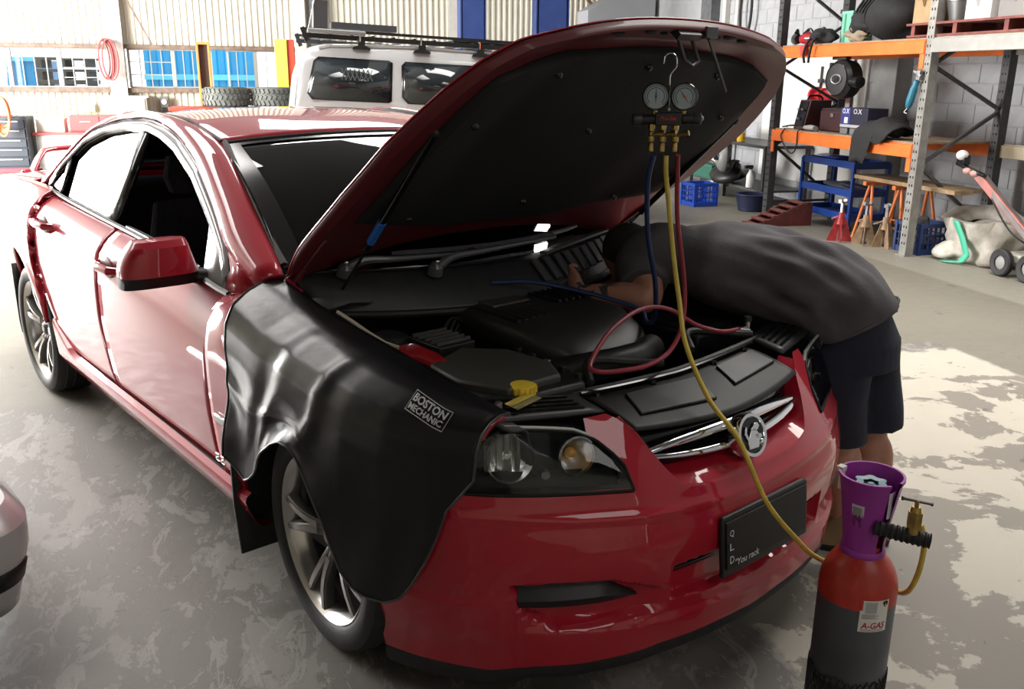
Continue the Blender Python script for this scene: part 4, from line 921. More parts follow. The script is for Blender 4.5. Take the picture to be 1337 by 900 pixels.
for k, x in enumerate((-.043, -.012, .022)):
    v = lob('valve', MB().lathe([(0, -.022), (.008, -.022), (.0085, -.034), (.006, -.037), (.006, -.046), (.010, -.048), (.010, -.062), (.0065, -.066), (.0075, -.072), (.0075, -.088), (.005, -.09), (0, -.09)], (x, 0, .01), (0, 0, 1), 12), BRASS)
    ob('valve_tap', MB().cyl((x + .004, -.005, -.035), (x + .026, -.016, -.030), .0055, .0055, 10).cyl((x + .024, -.015, -.0305), (x + .034, -.020, -.028), .009, .008, 8), BRASS, v, local=True)
    ob('valve_nut', MB().cyl((x, 0, -.006), (x, 0, -.018), .0095, .0095, 6), BRASS, v, local=True)
YH = M('yellow_hose_rubber', (.62, .46, .07), .4, nz=.12, ns=30); RH = M('red_hose_rubber', (.30, .03, .05), .38, nz=.1, ns=30); BH = M('blue_hose_rubber', (.01, .03, .11), .4)
def hose(name, lab_, pts, mt, r=.0062, n=8, grp=None):
    o = ob(name, MB().tube(smooth_path(pts, n), r, 8), mt); return tag(o, lab_, 'hose', grp)
hose('charging_hose', 'yellow hose falling from the gauge set across the grille to the gas cylinder', [(.4865, -.0395, 1.408), (.49, -.040, 1.36), (.50, -.036, 1.292), (.53, -.039, 1.148), (.57, -.051, 1.026), (.63, -.085, .914), (.74, -.115, .795), (.845, -.118, .712), (.93, -.097, .561), (.99, -.030, .452), (1.03, .009, .403), (1.07, .09, .36), (1.14, .14, .335), (1.21, .10, .35), (1.262, .045, .40), (1.285, .030, .47), (1.288, .030, .545), (1.276, .024, .592)], YH, .0068)
hose('charging_hose', 'dark red hose looping from the gauge set down over the engine bay', [(.507, -.015, 1.41), (.495, .003, 1.36), (.49, .023, 1.222), (.50, .058, 1.042), (.515, .042, .93), (.535, -.03, .866), (.555, -.14, .850), (.55, -.24, .852), (.525, -.318, .858), (.49, -.31, .872), (.44, -.18, .93), (.41, -.02, .960), (.40, .12, .935), (.43, .22, .875), (.46, .31, .845), (.465, .40, .838)], RH, .0068)
hose('charging_hose', 'dark blue hose from the gauge set to the hand over the engine', [(.462, -.062, 1.41), (.44, -.055, 1.33), (.42, -.02, 1.18), (.40, .05, 1.02), (.36, .10, .90), (.28, .16, .865), (.20, .212, .882), (.08, .147, .914), (-.03, .077, .935), (-.10, -.018, .955), (-.16, -.12, .955)], BH, .0075)
cp = thing('hose_coupler', 'small chrome quick coupler at the end of the red hose in the engine bay', 'coupler', (.47, .41, .82))
ob('coupler_body', MB().cyl((.465, .395, .838), (.47, .44, .83), .011, .012, 12).cyl((.47, .435, .78), (.47, .435, .86), .012, .010, 14), CHROME, cp)
ob('coupler_knob', MB().cyl((.47, .435, .86), (.47, .435, .875), .015, .013, 12), BLACK, cp)
wl_ = thing('work_lamp', 'small lit work lamp standing on the cowl at the foot of the windscreen', 'lamp', (-.415, .335, 1.025))
ob('lamp_case', MB().box((0, 0, .035), (.030, .075, .065)), GLOSSB, wl_, local=True, bevel=.006); ob('lamp_foot', MB().box((.004, 0, .004), (.05, .05, .008)).box((0, 0, .012), (.02, .02, .012)), GLOSSB, wl_, local=True)
ob('lamp_panel', MB().box((.0165, 0, .036), (.004, .062, .050)), M('lit_lamp_panel', (1, .97, .90), .5, emit=9), wl_, local=True)
# ------------------------------------------------------------------ gas cylinder
cyl = thing('gas_cylinder', 'grey refrigerant cylinder with red shoulder and purple collar beside the front bumper', 'cylinder', (1.16, -.015, 0))
GRY = M('scuffed_grey_cylinder_paint', (.085, .092, .108), .40, nz=.25, ns=6); RSH = M('scuffed_red_shoulder_paint', (.46, .035, .02), .35, nz=.2, ns=9)
def lc_(n, m, mt, par=cyl, **k): return ob(n, m, mt, par, local=True, **k)
lc_('cylinder_body', MB().lathe([(0, .012), (.075, .0), (.088, .008), (.0935, .03), (.0935, .395)], n=48), GRY)
lc_('cylinder_shoulder', MB().lathe([(.0937, .372), (.0937, .405), (.090, .428), (.082, .450), (.070, .470), (.058, .483), (.050, .492), (.046, .50), (.044, .515), (0, .515)], n=48), RSH)
# woven black sock round the foot: diamond net of cords
net = MB()
for k in range(36):
    for sgn in (-1, 1):
        pts = [(.0955*math.cos(2*math.pi*k/36 + sgn*t*.85), .0955*math.sin(2*math.pi*k/36 + sgn*t*.85), .004 + .165*t + .006*math.sin(5*k)*t) for t in np.linspace(0, 1, 9)]; net.tube(pts, .0018, 5)
lc_('protective_net', net, RUBBER); lc_('sock', MB().lathe([(.0945, .002), (.0948, .150)], n=48), M('black_sock', (.02, .02, .02), .8))
PUR = M('purple_plastic', (.33, .035, .34), .38, nz=.06, ns=10)
a0, a1 = math.radians(-15), math.radians(292)
col = lc_('collar', MB().lathe([(.050, .488), (.0505, .53), (.056, .575), (.064, .63), (.072, .682), (.0765, .690), (.0765, .697), (.0705, .697), (.062, .66), (.052, .58), (.046, .53), (.045, .488)], a0=math.radians(88), a1=math.radians(88 + 335), n=44), PUR)
ob('collar_base', MB().lathe([(.0515, .486), (.054, .492), (.054, .50), (.0505, .506)], n=40), PUR, col, local=True)
ob('collar_clip', MB().box((-.068, -.022, .694), (.018, .022, .014)).box((-.066, -.020, .665), (.010, .014, .05)), M('cream_plastic', (.7, .66, .58), .5), col, local=True, bevel=.002)
def onr(ang, r): return lambda x, y, h=0: ((r + h)*math.cos(ang + x/r), (r + h)*math.sin(ang + x/r), y)
# direction to the viewer is about -64 degrees
va = math.atan2(CAM[1] + .015, CAM[0] - 1.16)
bc_ = MB(); f = onr(va - .34, .0585); cone = lambda x, y, h=0: tuple(np.array(f(x, 0, h + (y - .60)*.16)) + np.array([0, 0, y]))
ob('barcode_sticker', MB().grid([[cone(x, y, .001) for y in np.linspace(.565, .635, 5)] for x in np.linspace(-.014, .014, 7)]), M('pale_sticker', (.62, .60, .66), .5), col, local=True)
for k in range(16): bc_.add([cone(x, y, .002) for x, y in ((-.011, .575 + .0034*k), (.009, .575 + .0034*k), (.009, .5765 + .0034*k), (-.011, .5765 + .0034*k))], [(0,1,2,3)])
ob('barcode', bc_, GLOSSB, col, local=True, angle=None)
ob('barcode_sticker', MB().grid([[(.058*math.cos(va + 1.1 + x/.058), .058*math.sin(va + 1.1 + x/.058), y) for y in (.60, .635, .668)] for x in np.linspace(-.014, .014, 5)]), M('pale_sticker', (.62, .60, .66), .5), col, local=True)
vb = lc_('cylinder_valve', MB().lathe([(0, .51), (.024, .51), (.024, .53), (.017, .54), (.017, .60), (.022, .605), (.022, .63), (.016, .64), (0, .64)], n=20), BRASS)
hw = MB().lathe([(.010, .645), (.012, .652), (.012, .668), (.007, .672), (0, .672)], n=14)
G = []
for k in range(49):
    a = 2*math.pi*k/48; r = .036 + .004*math.cos(6*a); G.append([(r*.5*math.cos(a), r*.5*math.sin(a), .66), (r*math.cos(a), r*math.sin(a), .662), (r*1.02*math.cos(a), r*1.02*math.sin(a), .668), (r*math.cos(a), r*math.sin(a), .676), (r*.5*math.cos(a), r*.5*math.sin(a), .674)])
hw.grid(G); ob('valve_handwheel', hw, M('teal_handwheel', (.16, .30, .34), .4), vb, local=True)
# side valve: black corrugated sleeve, brass tap with a T bar
dv = Vector((.80, .60, -.02)).normalized(); dv = Vector((math.cos(va + 1.62), math.sin(va + 1.62), -.10)).normalized(); s0 = Vector((0, 0, .585)) + Vector((math.cos(va), math.sin(va), 0))*.055; pts = [s0 + dv*(.02 + .125*t) for t in np.linspace(0, 1, 41)]
rg = lc_('side_valve', MB().tube(pts, [.0165 + .0028*(k % 4 < 2) for k in range(41)], 14), RUBBER)
tq = s0 + dv*.105
ob('tap_body', MB().cyl(tq + Vector((0, 0, .01)), tq + Vector((0, 0, .026)), .016, .015, 16).cyl(tq + Vector((0, 0, .026)), tq + Vector((0, 0, .066)), .0175, .0175, 6).cyl(tq + Vector((0, 0, .066)), tq + Vector((0, 0, .078)), .013, .010, 16).cyl(tq + Vector((0, 0, .078)), tq + Vector((0, 0, .094)), .005, None, 10), BRASS, rg, local=True)
tb = Vector((math.cos(va + 1.9), math.sin(va + 1.9), -.18)).normalized(); tp = tq + Vector((0, 0, .092)); ob('tap_bar', MB().tube([tp - tb*.036, tp - tb*.030, tp + tb*.030, tp + tb*.036], [.0055, .0035, .0035, .0055], 8), M('dark_steel_bar', (.12, .11, .10), .35, 1), rg, local=True)
# paper label with the supplier's name
la = va + .52; _fl = onr(la, .0938); fl = lambda x, y, h=0: _fl(x, y + .032, h)
lb_ = lc_('cylinder_label', MB().grid([[fl(x, y, .0006) for y in (.286, .33, .372)] for x in np.linspace(-.036, .036, 12)]), M('white_paper_label', (.72, .71, .68), .5))
ob('label_band', MB().grid([[fl(x, y, .0012) for y in (.345, .372)] for x in np.linspace(-.036, -.030, 3)]), M('label_red', (.55, .03, .03), .5), lb_, local=True)
ob('label_panel', MB().grid([[fl(x, y, .0012) for y in (.338, .368)] for x in np.linspace(-.024, .004, 6)]), M('label_grey', (.40, .40, .42), .5), lb_, local=True)
lt = MB(); put_text(lt, 'A-GAS', lambda x, y: fl(x, y + .304, .0014), .060, .017, .02, .15); ob('label_name', lt, M('label_crimson', (.42, .015, .04), .5), lb_, local=True, angle=None)
sm = MB()
for k in range(4): sm.grid([[fl(x, .323 + .0035*k + d, .0013) for d in (0, .0012)] for x in np.linspace(-.030, .010 - .008*(k % 2), 6)])
for k in range(2): sm.grid([[fl(x, .289 + .003*k + d, .0013) for d in (0, .001)] for x in np.linspace(-.031, .026, 6)])
ob('label_print', sm, M('label_ink', (.10, .10, .12), .6), lb_, local=True, angle=None)
# danger flame mark at the label's top right
fm = MB().add([fl(x, y, .0014) for x, y in ((.020, .360), (.026, .352), (.024, .366), (.030, .356), (.033, .368), (.026, .371), (.018, .368))], [(0, 1, 2, 3, 4, 5, 6)]); ob('label_print', fm, GLOSSB, lb_, local=True, angle=None)
# ------------------------------------------------------------------ corner of a silver car at the left edge
SILVER = M('silver_car_paint', (.62, .62, .64), .3, .25, 1)
sc = thing('car', 'silver car of which only a bumper corner shows at the left edge', 'car', (-1.1, -2.1, 0))
ZB = (.06, .10, .15, .20, .25, .29, .33, .365, .385, .388)
def sil(a, z):          # bumper round its corner; a 0 = flank, 1 = face
    th = a*math.pi/2; k = -.05*max(0, .26 - z)/.2 - .05*max(0, z - .34)/.045 * .9 - .25*(z > .386); r = .22 + k
    return (-.815 + r*math.sin(th)**.75, -1.695 + r*math.cos(th)**.75, z)
G = [[(-2.2, sil(0, z)[1], z) for z in ZB]] + [[sil(a, z) for z in ZB] for a in np.linspace(0, 1, 14)] + [[(sil(1, z)[0], -2.9, z) for z in ZB]]
ob('front_bumper', MB().grid(G), SILVER, sc, solid=.015)
ob('lower_grille', MB().box((-.655, -2.3, .27), (.05, .9, .10)), BLACK, sc, bevel=.01)
G = [[np.array(sil(a, z)) + np.array([.006, .006, 0]) for z in (.15, .18, .21)] for a in np.linspace(.30, .75, 8)]
ob('bumper_insert', MB().grid(G), BLACK, sc, solid=.01)
ob('front_guard', MB().grid([[(-2.4, -1.98, .45), (-2.4, -2.0, .75), (-2.4, -2.2, .95)], [(-1.6, -1.98, .45), (-1.6, -2.0, .74), (-1.6, -2.2, .92)], [(-1.25, -2.05, .45), (-1.3, -2.1, .70), (-1.35, -2.3, .82)]]), SILVER, sc, solid=.01)
ob('bonnet', MB().grid([[(-2.4, -2.22, .95), (-2.4, -2.95, 1.0)], [(-1.35, -2.32, .82), (-1.25, -2.95, .86)], [(-1.15, -2.4, .60), (-1.05, -2.95, .62)]]), SILVER, sc, solid=.01)
ob('tyre', MB().lathe([(.20, -.1), (.29, -.11), (.32, -.08), (.32, .08), (.29, .11), (.20, .1), (.20, -.1)], (-1.75, -2.05, .32), (0, 1, 0), 32), RUBBER, sc)
# ------------------------------------------------------------------ the mechanic bent over the engine bay
SKIN = M('skin', (.42, .20, .14), .5, nz=.10, ns=12, bump=.05, bs=90); SKIN.node_tree.nodes['Principled BSDF'].inputs['Subsurface Weight'].default_value = .08
SHIRT = M('faded_black_shirt', (.082, .073, .083), .85, nz=.22, ns=7, bump=.15, bs=160); NAVY = M('navy_shorts_cloth', (.010, .011, .026), .85, nz=.2, ns=9, bump=.15, bs=140)
man_ = thing('person', 'mechanic in a dark shirt and navy shorts bending into the engine bay', 'person', (.76, .95, 0))
def limb(m, pts, rs, n=16, k=5):
    P = smooth_path(pts, k); t = np.linspace(0, len(pts) - 1, len(P)); return m.tube(P, list(np.interp(t, range(len(rs)), rs)), n)
D = Vector((-.88, -.47, 0)).normalized(); LT = Vector((.47, -.88, 0)).normalized()          # facing, and his left
def remesh(o, vox, smooth=4):
    r = o.modifiers.new('join', 'REMESH'); r.mode = 'VOXEL'; r.voxel_size = vox; r.use_smooth_shade = True
    if smooth: s_ = o.modifiers.new('soften', 'SMOOTH'); s_.factor = .5; s_.iterations = smooth
body = MB()
LS = Vector((-.050, -.058, 0))
legs = [[(.645, .80, .88), (.665, .80, .66), (.690, .815, .46), (.712, .845, .28), (.728, .868, .11), (.735, .872, .06)], [(.60, .985, .87), (.655, .985, .66), (.715, .985, .46), (.752, .985, .28), (.765, .985, .11), (.770, .985, .06)]]
for L in legs:
    L = [Vector(p) + LS for p in L]
    limb(body, L, [.08, .085, .064, .060, .042, .042], 18)
    k = Vector(L[2]); body.ball(k + D*.012, (.058, .060, .062)); c = Vector(L[3]); body.ball(c - D*.022 + Vector((0, 0, .03)), (.050, .050, .105))       # knee and calf
spine = [(.59, .855, .80), (.53, .82, .88), (.42, .75, .95), (.30, .68, .98), (.17, .61, 1.005), (.08, .555, 1.0)]
body.loft([(p, LT*w, (D.cross(LT)*-1 if False else Vector((.25, .13, .95)))*t) for p, w, t in zip(spine, (.13, .14, .16, .17, .175, .12), (.08, .09, .11, .115, .11, .08))], 20)
limb(body, [(.10, .57, 1.0), (.0, .52, 1.0), (-.06, .49, 1.0)], [.065, .058, .06], 14)
# head looking down into the bay: skull, jaw, nose, brows, ears
hc = Vector((-.10, .51, .975)); hf = (D*.62 + Vector((0, 0, -.78))).normalized(); hu = (D - hf*D.dot(hf)).normalized(); hl = LT
HM = Matrix((hf, hl, hu)).transposed()
def hb(x, y, z, r, n=14): body.ball(hc + hf*x + hl*y + hu*z, r, n, 10, HM)
hb(0, 0, .02, (.098, .078, .098)); hb(.03, 0, -.06, (.066, .056, .060)); hb(.095, 0, -.012, (.026, .015, .030)); hb(.082, 0, .018, (.018, .052, .013)); hb(.088, 0, -.052, (.014, .028, .012))
for s in (-1, 1): hb(-.005, s*.080, -.01, (.020, .012, .034)); hb(.083, s*.032, .002, (.012, .014, .010))
# near arm reaches over the engine, tattooed forearm, hand closed on the hose
sh = Vector((.17, .475, 1.02)); el = Vector((.135, .330, .890)); wr_ = Vector((-.080, .218, .878))
limb(body, [(.20, .53, 1.01), (.07, .455, 1.02), (.05, .41, .965), el, el.lerp(wr_, .35), el.lerp(wr_, .75), wr_], [.075, .068, .058, .050, .052, .042, .033], 16)
hd = (Vector((-.165, .245, .930)) - wr_).normalized(); hn = Vector((-.15, -1, .25)); hn = (hn - hd*hn.dot(hd)).normalized(); hs = hn.cross(hd)
hp = wr_ + hd*.055
body.loft([(wr_ - hd*.01, hs*.026, hn*.024), (wr_ + hd*.03, hs*.036, hn*.024), (wr_ + hd*.065, hs*.043, hn*.022), (wr_ + hd*.092, hs*.041, hn*.017)], 14)
for k, (o_, l) in enumerate(((.034, .88), (.012, 1.0), (-.010, .94), (-.031, .76))):
    b0 = wr_ + hd*.085 + hs*o_; q1 = b0 + (hd*.040 + hn*.006)*l; q2 = q1 + (hd*.016 - hn*.026)*l; q3 = q2 + (-hd*.012 - hn*.020)*l
    limb(body, [b0 - hd*.01, b0.lerp(q1, .6), q1, q2, q3], [.0098, .0098, .0094, .0086, .0072], 10, 4)
t0 = wr_ + hd*.022 + hs*.034; limb(body, [t0, t0 + hs*.022 + hd*.028 - hn*.006, t0 + hs*.016 + hd*.058 - hn*.018, t0 + hd*.080 + hs*.004 - hn*.024], [.0135, .0125, .0105, .008], 10, 4)
# far arm goes down beside the engine
limb(body, [(.02, .74, 1.0), (-.06, .66, .96), (-.10, .56, .90), (-.16, .46, .84), (-.22, .40, .83)], [.066, .058, .050, .042, .032], 14)
body.ball((-.27, .37, .83), (.045, .034, .022))
for k in range(4): limb(body, [(-.29, .35 + .014*k, .835), (-.325, .345 + .014*k, .835), (-.335, .342 + .014*k, .812)], [.0095, .009, .0075], 8, 3)
limb(body, [(-.25, .40, .83), (-.28, .41, .82), (-.30, .40, .81)], [.012, .011, .009], 8, 3)
bo = ob('body', body, SKIN, man_); remesh(bo, .0062, 3)
# tattoo: dark sleeve pattern only as colour on the forearm
nt = SKIN.node_tree; N = nt.nodes; L_ = nt.links; bs = N['Principled BSDF']; tc = N.new('ShaderNodeTexCoord'); sp_ = N.new('ShaderNodeSeparateXYZ'); L_.new(tc.outputs['Object'], sp_.inputs[0])
def mr(v, a, b):
    t = N.new('ShaderNodeMapRange'); t.inputs[1].default_value = a; t.inputs[2].default_value = b; L_.new(v, t.inputs[0]); return t.outputs[0]
def mm_(a, b, op='MULTIPLY'):
    t = N.new('ShaderNodeMath'); t.operation = op; L_.new(a, t.inputs[0]); L_.new(b, t.inputs[1]); return t.outputs[0]
tn = N.new('ShaderNodeTexNoise'); tn.inputs['Scale'].default_value = 26; tn.inputs['Detail'].default_value = 2; L_.new(tc.outputs['Object'], tn.inputs['Vector'])
fx = mm_(mm_(mr(sp_.outputs[0], -.115, -.095), mr(sp_.outputs[0], .06, .03)), mm_(mr(tn.outputs['Fac'], .50, .53), mm_(mr(sp_.outputs[2], .955, .945), mr(sp_.outputs[1], .375, .36))))
mx = N.new('ShaderNodeMix'); mx.data_type = 'RGBA'; old = bs.inputs['Base Color'].links[0].from_socket; L_.new(fx, mx.inputs[0]); L_.new(old, mx.inputs[6]); mx.inputs[7].default_value = (.06, .055, .06, 1); L_.new(mx.outputs[2], bs.inputs['Base Color'])
# short dark hair, and the boots
hair = MB(); hair.ball(hc - hf*.012 + hu*.034, (.098, .083, .095), 20, 12, HM); hair.ball(hc - hf*.06 - hu*.02, (.052, .070, .065), 16, 10, HM)
h = ob('hair', hair, M('dark_hair', (.012, .010, .009), .7, nz=.3, ns=60, bump=.4, bs=150), man_); remesh(h, .008, 2)
BOOT = M('tan_work_boot', (.30, .19, .10), .6, nz=.2, ns=15)
for (x, y) in ((.735, .872), (.770, .985)):
    f = D; b = MB(); c = Vector((x, y, 0)) + LS
    b.loft([(c + Vector((0, 0, .19)), LT*.052, f*.055), (c + Vector((0, 0, .12)), LT*.050, f*.056), (c + f*.01 + Vector((0, 0, .075)), LT*.048, f*.075), (c + f*.05 + Vector((0, 0, .055)), LT*.048, f*.12), (c + f*.06 + Vector((0, 0, .026)), LT*.050, f*.135), (c + f*.06 + Vector((0, 0, .02)), LT*.048, f*.13)], 20)
    bt = ob('boot', b, BOOT, man_); ob('boot_sole', MB().loft([(c + f*.06 + Vector((0, 0, .024)), LT*.052, f*.14), (c + f*.06, LT*.050, f*.138)], 24), RUBBER, bt)
    ob('sock', MB().lathe([(.050, .17), (.056, .18), (.056, .21), (.048, .225)], c, (0, 0, 1), 20), M('grey_sock', (.35, .32, .28), .9), man_)
# shirt: torso, short sleeves, pulled into folds over the back
sb = MB(); SPN = [(.618, .862, .760), (.602, .855, .815), (.558, .830, .868), (.485, .79, .912), (.395, .735, .945), (.29, .675, .970), (.19, .62, .99), (.11, .575, .995), (.05, .54, .99)]
VT = [Vector((.86, .46, .25)), Vector((.74, .40, .53)), Vector((.50, .27, .80)), Vector((.32, .17, .93)), Vector((.20, .11, .97)), Vector((.14, .07, .98)), Vector((.05, .03, 1)), Vector((0, 0, 1)), Vector((-.1, -.05, 1))]
W_ = [.192, .197, .203, .205, .206, .210, .220, .19, .10]; T_ = [.160, .165, .170, .168, .162, .153, .140, .115, .075]
secs = []
for j, tt in enumerate(np.linspace(.85, 8, 45)):
    i = min(7, int(tt)); w = tt - i; ip = lambda A: A[i]*(1-w) + A[i+1]*w
    c = Vector(SPN[i]).lerp(Vector(SPN[i+1]), w); v = VT[i].lerp(VT[i+1], w).normalized()
    secs.append((c, v, ip(W_), ip(T_), tt))
n = 72; V = []
for c, v, w, t, tt in secs:
    for k in range(n):
        a = 2*math.pi*k/n; ca, sa = math.cos(a), math.sin(a); e = .85
        p = c + LT*w*math.copysign(abs(ca)**e, ca) + v*t*math.copysign(abs(sa)**e, sa)
        # folds run from the lower back forward and down the near flank
        fo = (.008*math.sin(8.5*a + 2.4*tt) + .006*math.sin(15*a - 1.7*tt)) * math.exp(-((tt - 3.6)/1.5)**2) * (1 if sa > -.2 else .4) + .004*math.sin(5*a + tt*2.2)
        r = (p - c).normalized(); V.append(p + r*fo)
F = [(i*n+k, i*n+(k+1) % n, (i+1)*n+(k+1) % n, (i+1)*n+k) for i in range(len(secs)-1) for k in range(n)] + [tuple(range(n))[::-1], tuple((len(secs)-1)*n+k for k in range(n))]
sb.add(V, F)
limb(sb, [(.21, .54, 1.0), (.07, .455, 1.025), (.03, .415, .975), (.085, .362, .918)], [.105, .105, .098, .086], 20)
limb(sb, [(.06, .66, 1.0), (.0, .72, .99), (-.05, .67, .965), (-.085, .60, .93)], [.10, .088, .078, .074], 18)
limb(sb, [(.08, .56, 1.01), (.03, .535, 1.01)], [.09, .072], 18)
so = ob('t_shirt', sb, SHIRT, man_); remesh(so, .0085, 2)
# shorts: seat and two wide legs, hems hanging free
pb = MB()
pb.loft([((.565, .835, .87), LT*.178, Vector((.62, .34, .70))*.15), ((.598, .85, .76), LT*.200, Vector((.88, .47, .05))*.172), ((.605, .85, .68), LT*.205, Vector((.88, .47, 0))*.170)], 32)
def leg(c0, c1, c2, r0, r2, ph):
    S_ = []
    for t in np.linspace(0, 1, 14):
        c = Vector(c0)*(1-t)**2 + Vector(c1)*2*t*(1-t) + Vector(c2)*t*t + LS; r = r0 + (r2 - r0)*t; S_.append((c, LT*(r*(1 + .03*math.sin(5*t + ph))), -D*(r*1.12*(1 + .03*math.sin(7*t + ph))), .9))
    pb.loft(S_, 36)
leg((.642, .810, .76), (.655, .79, .62), (.672, .795, .425), .124, .118, 0); leg((.640, .995, .76), (.675, .985, .62), (.712, .975, .450), .122, .114, 2)
sh_ = ob('shorts', pb, NAVY, man_); remesh(sh_, .009, 2)
hemv = VT[1].normalized(); SPN[0] = SPN[1]
ob('shirt_hem', MB().tube([Vector(SPN[0]) - hemv.cross(LT)*.0 + LT*.198*math.cos(a) + hemv*.166*math.sin(a) for a in np.linspace(0, 2*math.pi, 40)[:-1]], .005, 6, closed=True), SHIRT, man_)
# ------------------------------------------------------------------ the storage rack along the block wall (local x = room right, y = room forward)
ORANGE = M('orange_beam_paint', (.80, .17, .025), .45, nz=.12, ns=6); POSTG = M('galvanised_post', (.30, .29, .27), .45, .6, nz=.15, ns=14); POSTD = M('dark_post', (.055, .055, .058), .5, nz=.2, ns=12)
WOOD = M('raw_timber', (.34, .23, .13), .7, nz=.25, ns=12); PLY = M('plywood_deck', (.30, .22, .15), .7, nz=.2, ns=8); GREYB = M('grey_beam_paint', (.34, .33, .31), .55, nz=.1, ns=7); BEIGEB = M('beige_beam_paint', (.55, .46, .33), .55, nz=.1, ns=7)
rack = rthing('pallet_rack', 'tall pallet rack with orange beams along the grey block wall', 'rack', 5.37, 5.9)
def rk(b, a, z): return (b - 5.37, a - 5.9, z)
def rb(n, m, mt, par=rack, **k): return ob(n, m, mt, par, local=True, **k)
def holes(b, a, dx):
    h = MB()
    for k in range(34):
        for q in (-.018, .018): h.box(rk(b + dx, a + q, .12 + .078*k), (.004, .012, .022))
    return h
for b, a, mt in ((4.95, 4.62, POSTG), (4.95, 7.25, POSTD), (5.80, 4.62, POSTD), (5.80, 7.25, POSTD), (4.95, 2.0, POSTD), (5.80, 2.0, POSTD)):
    s = -1 if b < 5.4 else 1
    p = rb('post', MB().box(rk(b - .04, a, 1.45), (.006, .09, 2.9)).box(rk(b, a - .045, 1.45), (.085, .006, 2.9)).box(rk(b, a + .045, 1.45), (.085, .006, 2.9)).box(rk(b + .038, a - .035, 1.45), (.006, .02, 2.9)).box(rk(b + .038, a + .035, 1.45), (.006, .02, 2.9)), mt)
    ob('post_slots', holes(b, a, -.0425), GLOSSB, p, local=True); ob('foot_plate', MB().box(rk(b, a, .005), (.13, .13, .01)), mt, p, local=True)
for a in (4.62, 7.25, 2.0):
    zs = [.25, .85, 1.35, 1.75, 2.25, 2.75]
    for k in range(5): rb('brace', MB().bar(rk(4.97 if k % 2 else 5.78, a, zs[k]), rk(5.78 if k % 2 else 4.97, a, zs[k+1]), .035, .028), POSTD)
    for z in (.18, 2.8): rb('brace', MB().bar(rk(4.97, a, z), rk(5.78, a, z), .035, .028), POSTD)
def beam(b, a0, a1, z, mt, h=.115): 
    o = rb('beam', MB().box(rk(b, (a0+a1)/2, z), (.05, abs(a1-a0), h)).box(rk(b + .012, (a0+a1)/2, z + h/2 + .006), (.026, abs(a1-a0), .012)), mt, bevel=.004)
    return o
for z in (.975, 1.905):
    beam(4.915, 4.665, 7.205, z, ORANGE); beam(5.83, 4.665, 7.205, z, ORANGE)
    for a in (4.67, 7.20): rb('beam_end', MB().box(rk(4.905, a + (.02 if a < 5 else -.02), z - .06), (.012, .06, .26)), ORANGE)
    dk = rb('deck_board', MB().box(rk(5.37, 5.935, z + .075), (.88, 2.5, .018)), PLY)
beam(4.915, 2.045, 4.575, 1.915, GREYB); beam(5.83, 2.045, 4.575, 1.905, GREYB); beam(5.83, 2.045, 4.575, .975, BEIGEB); beam(4.915, 2.045, 3.2, .975, BEIGEB)
rb('deck_board', MB().box(rk(5.37, 3.31, 1.985), (.88, 2.5, .018)), PLY)
ZU, ZL = 1.99, 1.06
# ---- upper level
BLKC = M('black_canvas', (.012, .012, .013), .8, nz=.2, ns=14, bump=.3, bs=40)
def lump(n, m_r, c, mt, par, seed=0, amp=.14, nu=28, nv=16, sub=0, local=True):
    m = MB(); m.ball((0, 0, 0), m_r, nu, nv); rs = np.random.RandomState(seed); K = rs.randn(5, 3)*3.0; ph = rs.rand(5)*6
    rr = Vector(m_r); out = []
    for p in m.v:
        q = np.array([p[0]/rr[0], p[1]/rr[1], p[2]/rr[2]]); f = 1 + amp*sum(math.sin(K[i] @ q + ph[i]) for i in range(5))/2.2
        out.append((c[0] + p[0]*f, c[1] + p[1]*f, max(c[2] - rr[2], c[2] + p[2]*f)))
    m.v = out; return ob(n, m, mt, par, local=local, angle=60)
bag = rthing('tool_bag', 'bulging black canvas bag with a pale torn flap on the top rack shelf', 'bag', 5.25, 5.50, ZU)
lump('bag_body', (.30, .44, .25), (0, 0, .25), BLKC, bag, 3, .13, 48, 30); lump('bag_pocket', (.10, .22, .13), (-.24, .30, .17), BLKC, bag, 5, .2); lump('torn_flap', (.06, .16, .07), (-.27, .34, .07), M('pale_lining', (.30, .24, .17), .8), bag, 8, .3)
for k in range(5): ob('strap_fold', MB().tube(smooth_path([(-.28, .10 + .05*k, .10), (-.31, .14 + .05*k, .26), (-.22, .10 + .06*k, .42)], 5), .014, 6), BLKC, bag, local=True)
gb = rthing('box', 'mint green box standing beside the black bag on the top rack shelf', 'box', 5.2, 6.17, ZU); ob('box_body', MB().box((0, 0, .15), (.26, .19, .30)), M('mint_green_card', (.18, .52, .36), .6), gb, local=True, bevel=.006); ob('box_lid', MB().box((0, 0, .305), (.27, .20, .03)), M('mint_green_lid', (.22, .60, .42), .6), gb, local=True, bevel=.004); ob('box_band', MB().box((-.132, .03, .15), (.003, .03, .29)), M('dark_green', (.05, .25, .16), .6), gb, local=True)
tl = M('red_tool_paint', (.38, .02, .03), .45, nz=.2, ns=10)
